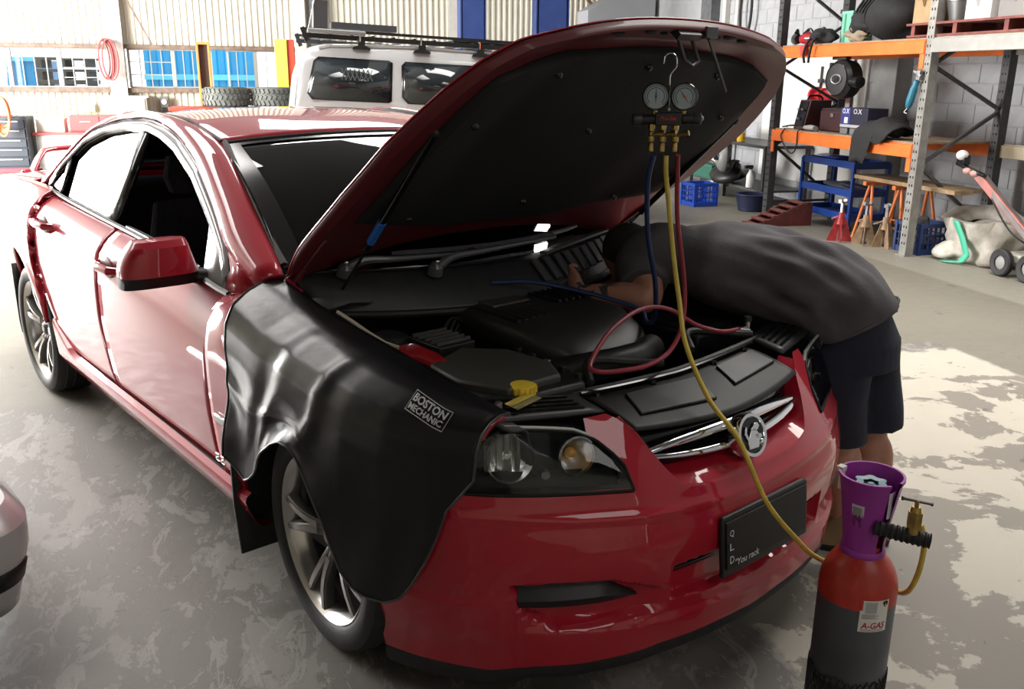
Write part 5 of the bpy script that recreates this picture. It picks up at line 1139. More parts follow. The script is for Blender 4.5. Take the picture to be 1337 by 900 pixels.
for k, (a, dz, mt, nm) in enumerate(((7.16, .075, GLOSSB, 'black power tool nearest the left end of the top rack shelf'), (6.91, .09, tl, 'dark red power tool lying on the top rack shelf'), (6.66, .085, tl, 'dark red power tool next to the black strap on the top shelf'))):
    t = rthing('power_tool', nm, 'tool', 5.08, a, ZU, .4*k - .3, 'power tools on the top rack shelf')
    ob('tool_body', MB().loft([((0, -.12, .07), (.045, 0, 0), (0, 0, .05)), ((0, 0, .075), (.055, 0, 0), (0, 0, .07)), ((0, .12, .07), (.035, 0, 0), (0, 0, .045))], 14), mt, t, local=True)
    ob('tool_handle', MB().tube(smooth_path([(0, -.08, .12), (0, -.02, .17), (0, .08, .12)], 5), .018, 8), GLOSSB, t, local=True); ob('tool_nose', MB().cyl((0, .12, .07), (0, .19, .065), .022, .012, 12), STEEL, t, local=True)
rag = rthing('rag', 'red rag hanging over the orange top beam', 'rag', 4.865, 6.62, 1.86); ob('rag_cloth', MB().grid([[(.10 - .1*min(1, t*3) + (-.006 if t > .3 else .02), .06*u + .012*math.sin(4*t), .125 - .17*max(0, t - .3)) for u in np.linspace(-1, 1, 7)] for t in np.linspace(0, 1, 9)]), M('red_cloth', (.62, .06, .05), .8), rag, local=True, solid=.006)
bl = rthing('cable_bundle', 'black cable and strap heap dangling over the orange top beam', 'cable', 4.99, 6.47, ZU)
lump('cable_heap', (.12, .20, .08), (0, 0, .08), BLKC, bl, 11, .22)
for y0, y1 in ((.04, .10), (-.06, -.02)): ob('hanging_strap', MB().tube(smooth_path([(-.06, y0, .06), (-.145, y0, .03), (-.155, y1, -.10), (-.15, y1 + .04*(1 if y1 > 0 else -1)*-.5, -.20)], 6), .014, 6), BLKC, bl, local=True)
hr = rthing('hose_reel', 'round black hose reel with an oval emblem hanging under the top beam', 'reel', 5.0, 6.02, 1.62)
ob('reel_drum', MB().lathe([(0, -.11), (.13, -.11), (.19, -.09), (.20, -.03), (.20, .05), (.17, .09), (.06, .10), (0, .10)], (0, 0, 0), (-1, -.10, 0), 40), M('black_reel_plastic', (.022, .022, .024), .4), hr, local=True)
ax_ = Vector((-1, -.10, 0)).normalized(); sx_ = ax_.cross(Vector((0, 0, 1))).normalized()
def reelp(x, y, h): return ax_*h + sx_*x + Vector((0, 0, 1))*y
ob('oval_emblem', MB().tube([reelp(.075*math.cos(a) - .01, .045*math.sin(a), .104) for a in np.linspace(0, 2*math.pi, 36)[:-1]], .008, 6, closed=True), M('pale_emblem_ring', (.30, .31, .32), .35, .5), hr, local=True); ob('oval_emblem', MB().lathe([(0, .106), (.05, .104)], (0, 0, 0), tuple(ax_), 24), GLOSSB, hr, local=True)
ob('reel_rim', MB().tube([reelp(.165*math.cos(a), .165*math.sin(a), .094) for a in np.linspace(0, 2*math.pi, 40)[:-1]], .006, 6, closed=True), GLOSSB, hr, local=True)
ob('reel_bracket', MB().box((.02, .21, .06), (.10, .05, .22)).box((.02, .10, .215), (.06, .25, .03)), GLOSSB, hr, local=True); ob('reel_crank', MB().cyl((.0, -.17, -.02), (.0, -.30, -.03), .07, .06, 16), GLOSSB, hr, local=True)
# ---- lower level
wd_ = rthing('welder', 'dark welding machine with slanted control face on the lower rack shelf', 'machine', 5.20, 6.86, ZL)
ob('welder_case', MB().prism([(-.17, 0), (.17, 0), (.17, .33), (-.10, .33)], -.11, .11, lambda x, z, h: (x, h, z)), M('dark_maroon_case', (.045, .012, .014), .45), wd_, local=True, bevel=.008)
ob('control_panel', MB().prism([(-.165, .04), (-.105, .31), (-.112, .313), (-.172, .043)], -.085, .085, lambda x, z, h: (x, h, z)), GLOSSB, wd_, local=True); ob('carry_handle', MB().tube(smooth_path([(-.08, 0, .33), (-.05, 0, .375), (.08, 0, .375), (.12, 0, .33)], 5), .012, 8), GLOSSB, wd_, local=True)
for y, z in ((-.04, .22), (.04, .22), (0, .12)): ob('dial_knob', MB().cyl((-.125 - (.30 - z)*.22, y, z), (-.15 - (.30 - z)*.22, y, z + .005), .018, .014, 12), STEEL, wd_, local=True)
mc = rthing('machine_case', 'long dark red case in shadow on the lower rack shelf', 'case', 5.30, 6.33, ZL); ob('case_body', MB().box((0, 0, .115), (.36, .50, .23)), M('dark_red_case', (.05, .012, .014), .6), mc, local=True, bevel=.02); ob('case_lid', MB().box((0, 0, .235), (.34, .48, .03)), M('dark_case_lid', (.03, .012, .013), .6), mc, local=True, bevel=.01); ob('latch', MB().box((-.185, 0, .18), (.012, .06, .04)), STEEL, mc, local=True)
sp_b = rthing('sanding_block', 'grey rounded block lying at the front edge of the lower rack shelf', 'block', 4.98, 6.52, ZL); ob('block_body', MB().loft([((0, -.10, .03), (.04, 0, 0), (0, 0, .028)), ((0, 0, .035), (.05, 0, 0), (0, 0, .034)), ((0, .10, .03), (.035, 0, 0), (0, 0, .026))], 16), M('light_grey_block', (.32, .31, .31), .6), sp_b, local=True); ob('block_pad', MB().box((0, 0, .006), (.085, .19, .012)), BLACK, sp_b, local=True)
ox = rthing('battery_box', 'blue and black carton printed O.X on the lower rack shelf', 'box', 5.12, 5.76, ZL + .075)
ob('carton', MB().box((0, 0, .10), (.24, .46, .20)), M('navy_carton', (.012, .012, .035), .5), ox, local=True, bevel=.004); ob('blue_panel', MB().box((-.121, .145, .10), (.003, .165, .195)), M('royal_blue_print', (.03, .035, .20), .5), ox, local=True); ob('base_band', MB().box((-.1215, 0, .015), (.004, .462, .028)), M('pale_band', (.42, .42, .46), .5), ox, local=True)
om = MB(); put_text(om, 'O.X', lambda x, y: (-.1235, .145 - x, .165 + y), .12, .05, .02); put_text(om, 'O.X', lambda x, y: (-.1235, -.06 - x, .165 + y), .14, .05, .005); ob('lettering', om, M('print_white', (.75, .74, .78), .5), ox, local=True, angle=None)
ob('white_square', MB().box((-.1235, .13, .072), (.003, .06, .06)), M('print_white2', (.78, .78, .80), .5), ox, local=True)
for k, a in enumerate((5.94, 5.77, 5.60)):
    t = rthing('packing_block', ('grey packing block at the left under the O.X carton', 'grey packing block in the middle under the O.X carton', 'grey packing block at the right under the O.X carton')[k], 'block', 5.12, a, ZL); ob('block_body', MB().box((0, 0, .0365), (.22, .13, .073)), M('grey_block', (.17, .17, .17), .6), t, local=True, bevel=.01)
cl = rthing('cap', 'crumpled black cap and cloth drooping over the lower orange beam', 'cap', 5.0, 5.22, ZL)
G = []
for u in np.linspace(-1, 1, 17):
    row = []
    for t in np.linspace(0, 1, 15):
        x = .18 - .32*min(1, t/.62); z = .16*math.sin(math.pi*min(1, t/.75))*(1 - .5*u*u) + .012; dz = max(0, t - .55)/.45
        row.append((x - .02*(dz > 0), .30*u*(1 - .30*dz) + .10*dz, z*(1-dz) + .02 - (.26*dz if u > -.2 else .06*dz) + .012*math.sin(7*u + 5*t)))
    G.append(row)
ob('cloth', MB().grid(G), BLKC, cl, local=True, solid=.012, angle=60); lump('cap_crown', (.12, .15, .09), (.06, -.05, .10), BLKC, cl, 21, .1)
for k, (nm, pts) in enumerate((('black lead curling at the left end of the lower rack shelf', [(5.0, 7.15, 1.075), (5.05, 7.0, 1.10), (5.2, 6.98, 1.08), (5.25, 7.1, 1.09), (5.1, 7.18, 1.085), (5.0, 7.05, 1.08)]), ('black lead drooping in a loop below the lower orange beam', [(4.90, 6.92, 1.07), (4.87, 6.95, .98), (4.885, 6.85, .86), (4.88, 6.70, .80), (4.885, 6.62, .88), (4.875, 6.60, 1.05), (4.95, 6.6, 1.075)]))):
    o = ob('power_lead', MB().tube(smooth_path([RW(*p) for p in pts], 8), .008, 6), RUBBER); tag(o, nm, 'cable')
# hammer-like teal tool hung on the galvanised post
ht = rthing('hand_tool', 'teal gripped hand tool hung on the galvanised rack post', 'tool', 4.885, 4.66, 1.63)
ob('grip', MB().tube(smooth_path([(-.01, .02, -.02), (-.015, .05, -.12), (-.01, .10, -.26)], 6), [.028]*4 + [.034]*5 + [.036, .034, .030, .022], 10), M('teal_grip', (.02, .17, .26), .5), ht, local=True); ob('tool_head', MB().box((-.01, .0, .03), (.03, .05, .09)).bar((-.01, -.03, .02), (-.01, .08, .07), .02, .03), STEEL, ht, local=True, bevel=.006); ob('tool_hook', MB().tube(smooth_path([(-.01, .10, -.26), (-.02, .13, -.30), (-.01, .10, -.31)], 4), .005, 6), GLOSSB, ht, local=True)
# ---- the next bay: red pallet with goods
rp = rthing('pallet', 'dull red timber pallet on the upper shelf at the right edge', 'pallet', 5.36, 4.05, 1.995)
RWD = M('dull_red_timber', (.20, .055, .045), .7, nz=.25, ns=12)
for y in (-.85, -.3, .3, .85): ob('bearer', MB().box((0, y, .06), (.86, .05, .085)), RWD, rp, local=True)
for k in range(6): ob('top_slat', MB().box((-.39 + .156*k, 0, .113), (.12, 1.85, .02)), RWD, rp, local=True)
for k in range(3): ob('bottom_slat', MB().box((-.38 + .38*k, 0, .010), (.11, 1.85, .018)), RWD, rp, local=True)
PZ = 1.995 + .123; CARD = M('brown_cardboard', (.40, .27, .14), .75, nz=.1, ns=9)
def carton(lab_, b, a, d, mt, flap=True):
    t = rthing('carton', lab_, 'box', b, a, PZ, group='cartons on the red pallet'); ob('carton_body', MB().box((0, 0, d[2]/2), d), mt, t, local=True, bevel=.004); ob('carton_tape', MB().box((0, 0, d[2] + .001), (d[0]*1.0, .05, .003)), M('packing_tape', (.50, .38, .22), .3), t, local=True)
    ob('carton_flap', MB().bar((-d[0]/2, 0, d[2]), (-d[0]/2 - .07, 0, d[2] - .03), d[1]*.95, .004, (0, 1, 0)), mt, t, local=True)
carton('brown cardboard carton at the left end of the red pallet', 5.12, 4.80, (.34, .30, .30), CARD); carton('white carton standing on the red pallet', 5.10, 4.12, (.30, .30, .26), M('white_cardboard', (.62, .61, .60), .7)); carton('taller brown carton behind the metal bucket on the pallet', 5.55, 4.45, (.30, .34, .42), CARD); carton('grey carton at the right end of the red pallet', 5.15, 3.74, (.34, .36, .30), M('grey_cardboard', (.22, .21, .20), .7))
bk = rthing('bucket', 'dark metal bucket between the cartons on the red pallet', 'bucket', 5.08, 4.46, PZ); ob('bucket_body', MB().lathe([(.10, 0), (.135, .16), (.14, .22), (.12, .225), (.05, .26), (.05, .30), (0, .30)], n=28), M('dark_tin', (.13, .13, .13), .45, .6), bk, local=True); ob('bucket_rim', MB().tube([(.138*math.cos(a), .138*math.sin(a), .17) for a in np.linspace(0, 2*math.pi, 30)[:-1]], .006, 6, closed=True), STEEL, bk, local=True)
# ---- on the floor under the rack
BLUE = M('blue_trolley_paint', (.010, .045, .24), .4, nz=.12, ns=6)
tr = rthing('tool_trolley', 'blue three-tier steel tool trolley under the orange rack', 'trolley', 5.36, 6.36)
for k, z in enumerate((.70, .40, .14)):
    ob('tray', MB().box((0, 0, z), (.44, 1.02, .015)).box((-.215, 0, z + .03), (.012, 1.02, .075)).box((.215, 0, z + .03), (.012, 1.02, .075)).box((0, .505, z + .03), (.44, .012, .075)).box((0, -.505, z + .03), (.44, .012, .075)), BLUE, tr, local=True)
for x in (-.215, .215):
    for y in (-.50, .50): ob('leg', MB().box((x, y, .42), (.035, .035, .66)), BLUE, tr, local=True); c = ob('castor', MB().cyl((x - .012, y, .05), (x + .012, y, .05), .05, None, 18), RUBBER, tr, local=True); ob('castor_fork', MB().box((x, y, .08), (.045, .03, .03)), STEEL, c, local=True)
lump('tray_clutter', (.14, .30, .05), (.02, -.10, .465), M('trolley_clutter', (.04, .04, .06), .6), tr, 31, .3)
tf = rthing('folded_sheet', 'violet blue sheet of steel lying on the blue trolley', 'sheet', 5.30, 6.42, .775); ob('sheet', MB().grid([[(-.15 + .3*u, -.18 + .42*v, .006 + .02*math.sin(3*u)*v) for v in (0, .5, 1)] for u in np.linspace(0, 1, 5)]), M('violet_blue_paint', (.06, .08, .40), .35), tf, local=True, solid=.006)
OT = M('orange_trestle_paint', (.72, .20, .05), .5, nz=.15, ns=10)
for k, (b, a, nm) in enumerate(((5.30, 5.52, 'orange steel trestle, the left of two under the timber plank'), (5.34, 5.10, 'orange steel trestle, the right of two under the timber plank'))):
    t = rthing('trestle', nm, 'trestle', b, a, group='orange trestles under the plank')
    ob('top_bar', MB().box((0, 0, .585), (.50, .05, .04)), OT, t, local=True)
    for x in (-.22, .22):
        for y in (-.15, .15): ob('leg', MB().tube([(x*.75, y*.12, .58), (x, y, 0)], .016, 8), OT, t, local=True)
        ob('cross_bar', MB().tube([(x*.93, -.10, .18), (x*.93, .10, .18)], .010, 6), OT, t, local=True)
pk = rthing('plank', 'weathered timber plank lying across the two orange trestles', 'plank', 5.30, 5.08, .606); ob('plank_board', MB().box((-.06, 0, .02), (.20, 1.55, .04)), WOOD, pk, local=True, bevel=.004); ob('plank_board', MB().box((.15, .05, .018), (.18, 1.45, .036)), M('grey_timber', (.22, .17, .12), .75, nz=.25, ns=12), pk, local=True, bevel=.004, label='greyer rear board of the plank')
def jackstand(lab_, b, a, mt, rz):
    t = rthing('jack_stand', lab_, 'stand', b, a, 0, rz, 'jack stands under the rack')
    for k in range(4):
        q = math.pi/4 + k*math.pi/2; ob('leg', MB().prism([(-.012, 0), (.055, 0), (.02, .24), (-.012, .24)], -.004, .004, lambda x, z, h, q=q: ((.05 + x*1.4 - z*.12)*math.cos(q) - h*math.sin(q), (.05 + x*1.4 - z*.12)*math.sin(q) + h*math.cos(q), z)), mt, t, local=True)
    ob('column', MB().lathe([(.05, .18), (.034, .24), (.030, .30), (0, .30)], n=16), mt, t, local=True); ob('ratchet_post', MB().box((0, 0, .33), (.03, .03, .14)), STEEL, t, local=True, bevel=.003); ob('saddle', MB().box((0, 0, .405), (.09, .04, .012)).box((.04, 0, .42), (.012, .04, .03)).box((-.04, 0, .42), (.012, .04, .03)), STEEL, t, local=True); ob('lever', MB().bar((0, .03, .26), (0, .12, .22), .014, .014), mt, t, local=True)
RJ = M('red_jack_paint', (.30, .02, .025), .45, nz=.25, ns=12); TJ = M('tan_jack_paint', (.26, .17, .10), .6, nz=.25, ns=12)
jackstand('red jack stand in front of the trestles', 4.78, 5.46, RJ, .3); jackstand('tan jack stand, left of the two in front of the blue crate', 4.92, 5.24, TJ, .1); jackstand('tan jack stand, right of the two in front of the blue crate', 5.02, 5.06, TJ, .6)
rmp = rthing('car_ramp', 'rusty red stepped car ramp beside the blue trolley', 'ramp', 4.78, 6.62)
RRD = M('dark_rust_red', (.10, .02, .018), .6, nz=.2, ns=9)
for s in (-1, 1): ob('side_rail', MB().prism([(-.42, 0), (.30, 0), (.30, .26), (.18, .26)], -.008, .008, lambda x, z, h, s=s: (x, s*.14 + h, z)), RRD, rmp, local=True)
for k in range(6): ob('tread', MB().box((-.38 + .115*k, 0, .02 + .046*k), (.085, .30, .022)), M('rust_red_tread', (.13, .035, .028), .6, nz=.2, ns=9), rmp, local=True, bevel=.003)
# milk crates: open lattice sides, each bar a piece
def crate(lab_, b, a, rz, mt, fill):
    t = rthing('milk_crate', lab_, 'crate', b, a, 0, rz); w, h = .33, .30
    ob('crate_base', MB().box((0, 0, .01), (w, w, .02)), mt, t, local=True)
    for s in (0, 1, 2, 3):
        R = Matrix.Rotation(s*math.pi/2, 3, 'Z')
        def bx_(n, c, d): ob(n, MB().box(R @ Vector(c), d, R), mt, t, local=True)
        bx_('rim', (w/2, 0, h - .02), (.016, w, .04)); bx_('rim', (w/2, 0, .03), (.016, w, .05)); bx_('corner_post', (w/2, w/2, h/2), (.03, .03, h))
        for k in range(5): bx_('upright_bar', (w/2, -.12 + .06*k, h/2), (.010, .014, h - .05))
        for z in (.115, .185): bx_('cross_bar', (w/2, 0, z), (.010, w - .02, .014))
    if fill:
        lump('crate_contents', (.12, .12, .09), (0, 0, .12), M('crate_contents', (.10, .10, .12), .5, nz=.6, ns=9), t, 41, .3); lump('crate_contents', (.06, .08, .07), (-.05, -.04, .28), BLKC, t, 42, .2)
crate('dark blue milk crate full of parts beside the galvanised rack post', 5.22, 4.76, .06, M('dark_blue_crate', (.012, .03, .11), .45), True)
crate('bright blue milk crate standing alone on the floor before the workbench', 4.55, 8.33, .10, M('bright_blue_crate', (.012, .075, .50), .45), False)
# white rubble bag with a green strap
rbg = rthing('rubble_bag', 'white woven rubble bag with a green strap slumped on the floor', 'bag', 5.47, 4.15)
WV = M('white_woven_plastic', (.44, .41, .36), .5, nz=.25, ns=8, bump=.3, bs=18)
G = []
for a in np.linspace(0, 2*math.pi, 41):
    row = []
    for z, k in ((0, .80), (.05, .92), (.13, .90), (.22, .98), (.32, 1.06), (.41 + .035*math.sin(2*a) + .02*math.sin(5*a), 1.12), (.40 + .03*math.sin(2*a), .85), (.33, .60)):
        r = k*(1 + .07*math.sin(5*a + 9*z) + .05*math.sin(9*a - 14*z) + .03*math.sin(16*a + 25*z)); row.append((.30*r*math.cos(a)*(1 - .12*z), .40*r*math.sin(a) + .10*z, z*(1 + .10*math.cos(a - 1))))
    G.append(row)
ob('bag_wall', MB().grid(G), WV, rbg, local=True, solid=.008, angle=60); lump('bag_spill', (.16, .16, .10), (-.24, .16, .09), WV, rbg, 51, .25); lump('bag_fill', (.24, .33, .18), (0, 0, .18), WV, rbg, 52, .1)
ob('green_strap', MB().grid([[Vector((float(np.interp(t, [0, .3, .6, .8, 1], [-.352, -.338, -.322, -.33, -.40])), float(np.interp(t, [0, .3, .6, .8, 1], [.06, -.04, -.10, -.05, .10])) + d, float(np.interp(t, [0, .3, .6, .8, 1], [.39, .24, .10, .03, .012])))) for d in (-.04, .04)] for t in np.linspace(0, 1, 22)]), M('green_strap_web', (.06, .42, .27), .6), rbg, local=True, solid=.006)
# wheeled jack with a long reddish arm rising to the left
tj = rthing('trolley_jack', 'wheeled red trolley jack with a long raised arm at the right edge', 'jack', 5.30, 3.38, 0, 0)
PJ = M('faded_red_arm', (.42, .13, .11), .5, nz=.2, ns=8); GA = M('grey_arm', (.16, .14, .14), .5, nz=.2, ns=8)
for x, y in ((-.16, .24), (-.16, -.06), (.18, .24), (.18, -.06)):
    w = ob('wheel', MB().lathe([(.06, -.025), (.105, -.03), (.118, -.02), (.118, .02), (.105, .03), (.06, .025), (.06, -.025)], (x, y, .119), (1, 0, 0), 28), RUBBER, tj, local=True); ob('wheel_disc', MB().lathe([(0, -.02), (.03, -.022), (.06, -.012), (.062, .012), (.03, .022), (0, .02)], (x, y, .119), (1, 0, 0), 24), M('pale_wheel_disc', (.25, .25, .24), .5), w, local=True)
ob('chassis', MB().box((.01, .09, .16), (.24, .48, .07)), M('pale_chassis', (.42, .41, .36), .5), tj, local=True, bevel=.01)
ob('arm', MB().bar((0, -.05, .20), (-.14, .66, .82), .09, .05), GA, tj, local=True, bevel=.008); ob('arm_plate', MB().bar((-.06, .12, .36), (-.18, .66, .82), .02, .07), PJ, tj, local=True, bevel=.004)
ob('arm_head', MB().bar((-.18, .56, .82), (-.18, .92, .90), .05, .03).box((-.17, .86, .935), (.07, .10, .09)), GLOSSB, tj, local=True, bevel=.01); ob('head_cap', MB().ball((-.19, .86, .975), (.05, .055, .045)), M('white_cap', (.70, .70, .70), .4), tj, local=True); ob('head_grip', MB().ball((-.20, .76, .845), (.03, .05, .03)).ball((-.19, .68, .83), (.03, .05, .03)), M('pinkish_grip', (.45, .25, .22), .5), tj, local=True); ob('lead', MB().tube(smooth_path([(-.14, .56, .74), (-.14, .42, .56), (-.08, .26, .36), (0, .06, .25)], 6), .008, 6), RUBBER, tj, local=True)
# poles and clamps leaning on the block wall behind the rack
for k, (a, z0, z1, nm) in enumerate(((8.05, .9, 1.78, 'thin black bar clamp hanging on the pale wall, left of three'), (7.70, 1.15, 2.6, 'long black bar clamp hanging on the pale wall, middle of three'), (7.35, 1.0, 2.2, 'black bar clamp hanging on the pale wall, right of three'))):
    t = rthing('bar_clamp', nm, 'clamp', 6.02, a, z0, group='bar clamps on the pale wall'); ob('clamp_bar', MB().box((0, 0, (z1-z0)/2), (.02, .022, z1-z0)), POSTD, t, local=True); ob('clamp_jaw', MB().box((-.02, -.03, z1 - z0 - .18), (.04, .09, .05)), POSTD, t, local=True, bevel=.006); ob('clamp_grip', MB().cyl((-.01, 0, .0), (-.01, 0, .16), .024, None, 10), GLOSSB, t, local=True)
rd = rthing('hand_winch', 'bright red hand winch hanging on the pale wall behind the rack', 'winch', 5.90, 7.72, 1.42); ob('winch_drum', MB().cyl((0, -.34, 0), (0, .02, 0), .065, None, 20).cyl((0, .02, 0), (0, .06, 0), .095, None, 22).cyl((0, .20, 0), (0, .24, 0), .11, None, 22).cyl((0, .06, 0), (0, .2, 0), .05, None, 16), M('bright_red_winch', (.70, .02, .03), .4), rd, local=True); ob('winch_pin', MB().cyl((0, .24, 0), (0, .34, 0), .018, None, 10), BLACK, rd, local=True)
struct(rob('trim_9', MB().box((6.06, 8.3, 1.15), (.04, 2.4, 1.75)), M('white_wall_board', (.72, .72, .70), .6, nz=.04, ns=3), bevel=.004))
# ------------------------------------------------------------------ workbench further along the wall
wbn = rthing('workbench', 'black-topped workbench against the wall beyond the rack', 'bench', 5.66, 9.2)
ob('bench_top', MB().box((0, 0, .76), (.70, 2.3, .04)), M('black_bench_top', (.035, .035, .037), .5), wbn, local=True, bevel=.004); ob('shelf', MB().box((.02, 0, .18), (.62, 2.2, .025)), POSTD, wbn, local=True)
for x in (-.31, .31):
    for y in (-1.1, 0, 1.1): ob('leg', MB().box((x, y, .37), (.05, .05, .74)), POSTD, wbn, local=True)
fs = rthing('face_shield', 'grey rounded welding face shield hanging under the black workbench', 'mask', 5.16, 8.86, .56)
G = []
for t in np.linspace(-1.35, 1.35, 17): G.append([(-.15*math.cos(t)*math.cos(p)*.8, .15*math.sin(t)*math.cos(p), .19*math.sin(p)) for p in np.linspace(-1.3, 1.3, 13)])
ob('mask_shell', MB().grid(G), M('grey_mask', (.19, .19, .18), .45), fs, local=True, solid=.008); ob('visor', MB().box((-.118, .02, .02), (.02, .14, .09)), GLOSSB, fs, local=True, bevel=.01); ob('headband', MB().tube(smooth_path([(.0, -.14, .02), (.05, -.10, -.14), (.05, .06, -.18), (0, .14, -.02)], 6), .012, 6), BLACK, fs, local=True); ob('hanger', MB().tube([(0, 0, .18), (.02, 0, .185)], .008, 6), BLACK, fs, local=True)
bo_ = rthing('bottle', 'clear bottle of yellow oil standing on the workbench', 'bottle', 5.42, 8.92, .78); ob('bottle_body', MB().lathe([(0, 0), (.055, 0), (.06, .01), (.06, .15), (.05, .19), (.024, .215), (.024, .23), (0, .23)], n=20), M('yellow_oil', (.62, .36, .03), .2, 0, .5), bo_, local=True); ob('bottle_cap', MB().cyl((0, 0, .225), (0, 0, .27), .03, None, 16), M('white_cap2', (.75, .75, .72), .4), bo_, local=True); ob('bottle_neck', MB().lathe([(.0605, .12), (.0605, .15), (.051, .19), (.0245, .215)], n=20), M('pale_bottle', (.55, .58, .50), .2), bo_, local=True)
yb = rthing('box', 'orange yellow box lying on the workbench beside the oil bottle', 'box', 5.45, 9.40, .78); ob('box_body', MB().box((0, 0, .08), (.22, .52, .16)), M('amber_box', (.72, .40, .10), .5), yb, local=True, bevel=.02); ob('box_lid', MB().box((0, 0, .155), (.23, .53, .03)), M('amber_lid', (.78, .48, .14), .5), yb, local=True, bevel=.008)
sb_ = rthing('spray_bottle', 'white spray bottle standing on the shelf below the workbench', 'bottle', 5.40, 8.55, .193); ob('bottle_body', MB().lathe([(0, 0), (.05, 0), (.052, .02), (.05, .16), (.022, .21), (.02, .24), (0, .24)], n=18), M('white_plastic_bottle', (.75, .75, .73), .4), sb_, local=True); ob('spray_head', MB().box((-.03, 0, .275), (.12, .04, .045)).cyl((0, 0, .24), (0, 0, .26), .022, None, 12), BLACK, sb_, local=True, bevel=.006)
gx_ = rthing('toolbox', 'dark green toolbox on the shelf below the workbench', 'box', 5.45, 9.86, .193); ob('toolbox_body', MB().box((0, 0, .09), (.26, .60, .18)), M('dark_green_box', (.02, .10, .07), .5), gx_, local=True, bevel=.01); ob('toolbox_lid', MB().box((0, 0, .19), (.27, .61, .03)), M('dark_green_lid', (.03, .13, .09), .5), gx_, local=True, bevel=.006); ob('toolbox_handle', MB().tube(smooth_path([(0, -.1, .2), (0, -.08, .24), (0, .08, .24), (0, .1, .2)], 4), .01, 6), BLACK, gx_, local=True)
mb_ = rthing('machine_part', 'heap of black machine parts on the shelf below the workbench', 'parts', 5.40, 9.12, .193); lump('part_body', (.20, .28, .13), (0, 0, .13), BLACK, mb_, 61, .3); ob('part_lever', MB().bar((-.05, -.15, .2), (-.12, -.36, .34), .03, .03).bar((-.12, -.28, .34), (-.12, -.44, .34), .03, .025), BLACK, mb_, local=True)
tb_ = rthing('tub', 'dark blue plastic tub on the floor at the foot of the rack post', 'tub', 5.0, 7.72); ob('tub_body', MB().lathe([(0, .005), (.17, .005), (.19, .10), (.215, .20), (.225, .205), (.225, .215), (.20, .215), (.175, .02), (0, .02)], n=28), M('dark_blue_tub', (.015, .02, .06), .45), tb_, local=True); ob('tub_rim', MB().tube([(.222*math.cos(a), .222*math.sin(a), .21) for a in np.linspace(0, 2*math.pi, 32)[:-1]], .008, 6, closed=True), M('tub_rim_blue', (.02, .03, .09), .4), tb_, local=True)
# ------------------------------------------------------------------ hoist posts, guard post, things along the window wall
HB = M('navy_hoist_paint', (.022, .045, .17), .4, nz=.1, ns=5)
ho = rthing('vehicle_hoist', 'tall navy blue two-post vehicle hoist before the window wall', 'hoist', 2.9, 12.0)
for b0, b1 in ((2.05, 2.44), (3.27, 3.80)):
    c, w = (b0+b1)/2 - 2.9, b1 - b0; p = ob('post', MB().box((c, .12, 2.2), (w, .02, 4.4)).box((c - w/2, 0, 2.2), (.02, .26, 4.4)).box((c + w/2, 0, 2.2), (.02, .26, 4.4)).box((c, -.12, 2.2), (w*.86, .012, 4.4)), HB, ho, local=True)
    ob('foot_plate', MB().box((c, 0, .012), (w + .25, .6, .024)), HB, p, local=True); ob('carriage', MB().box((c, -.15, .55), (w + .04, .06, .5)), HB, p, local=True); ob('cable_cover', MB().box((c + w/2 + .012, -.02, 2.3), (.02, .10, 3.6)), M('pale_cable_cover', (.45, .50, .62), .4), p, local=True)
ob('base_cover', MB().box((0, 0, .03), (1.2, .5, .05)), HB, ho, local=True)
gp2 = rthing('guard_post', 'yellow and red steel post behind the white four-wheel drive', 'post', -.64, 13.5); ob('post_yellow', MB().box((-.04, 0, 1.09), (.20, .20, 2.18)), M('safety_yellow', (.85, .58, .08), .5), gp2, local=True, bevel=.01); ob('post_red', MB().box((.12, .02, 1.09), (.12, .18, 2.17)), M('safety_red', (.55, .06, .03), .5), gp2, local=True, bevel=.01); ob('post_base', MB().box((.02, 0, .01), (.5, .4, .02)), STEEL, gp2, local=True)
of = rthing('steel_portal', 'upright orange steel channel with a dark gap before the blue windows', 'frame', -1.92, 13.6); OF = M('orange_channel_paint', (.62, .22, .05), .5, nz=.15, ns=6)
for x in (-.09, .09): ob('channel_side', MB().box((x, 0, 1.06), (.035, .10, 2.12)), OF, of, local=True, bevel=.004)
ob('channel_top', MB().box((0, 0, 2.10), (.22, .11, .04)), OF, of, local=True); ob('channel_back', MB().box((0, .06, 1.05), (.17, .02, 2.06)), M('channel_dark', (.05, .03, .025), .6), of, local=True); ob('channel_foot', MB().box((0, 0, .01), (.3, .25, .02)), OF, of, local=True)
rdb = rthing('steel_bench', 'low red steel bench carrying two off-road tyres', 'bench', -1.45, 12.62); RB = M('red_bench_paint', (.45, .05, .03), .5, nz=.1, ns=6)
ob('bench_top', MB().box((0, 0, 1.10), (1.9, .75, .05)), RB, rdb, local=True, bevel=.004)
for x in (-.88, .88):
    for y in (-.32, .32): ob('leg', MB().box((x, y, .54), (.06, .06, 1.08)), RB, rdb, local=True)
TY = M('dusty_tyre_rubber', (.10, .105, .095), .8, nz=.2, ns=12)
def offroad(lab_, b, a):
    t = rthing('tyre', lab_, 'tyre', b, a, 1.126, group='tyres on the red bench')
    ob('carcass', MB().lathe([(.20, .03), (.24, .0), (.31, .005), (.345, .04), (.35, .15), (.345, .26), (.31, .295), (.24, .30), (.20, .27), (.20, .03)], n=40), TY, t, local=True)
    for k in range(30):
        for j, z in enumerate((.06, .15, .24)):
            q = 2*math.pi*(k + .5*(j % 2))/30; ob('tread_block', MB().box((.354*math.cos(q), .354*math.sin(q), z), (.018, .048, .066), Matrix.Rotation(q, 3, 'Z') @ Matrix.Rotation(.4*(1 if j != 1 else -1), 3, 'X')), TY, t, local=True)
    return t
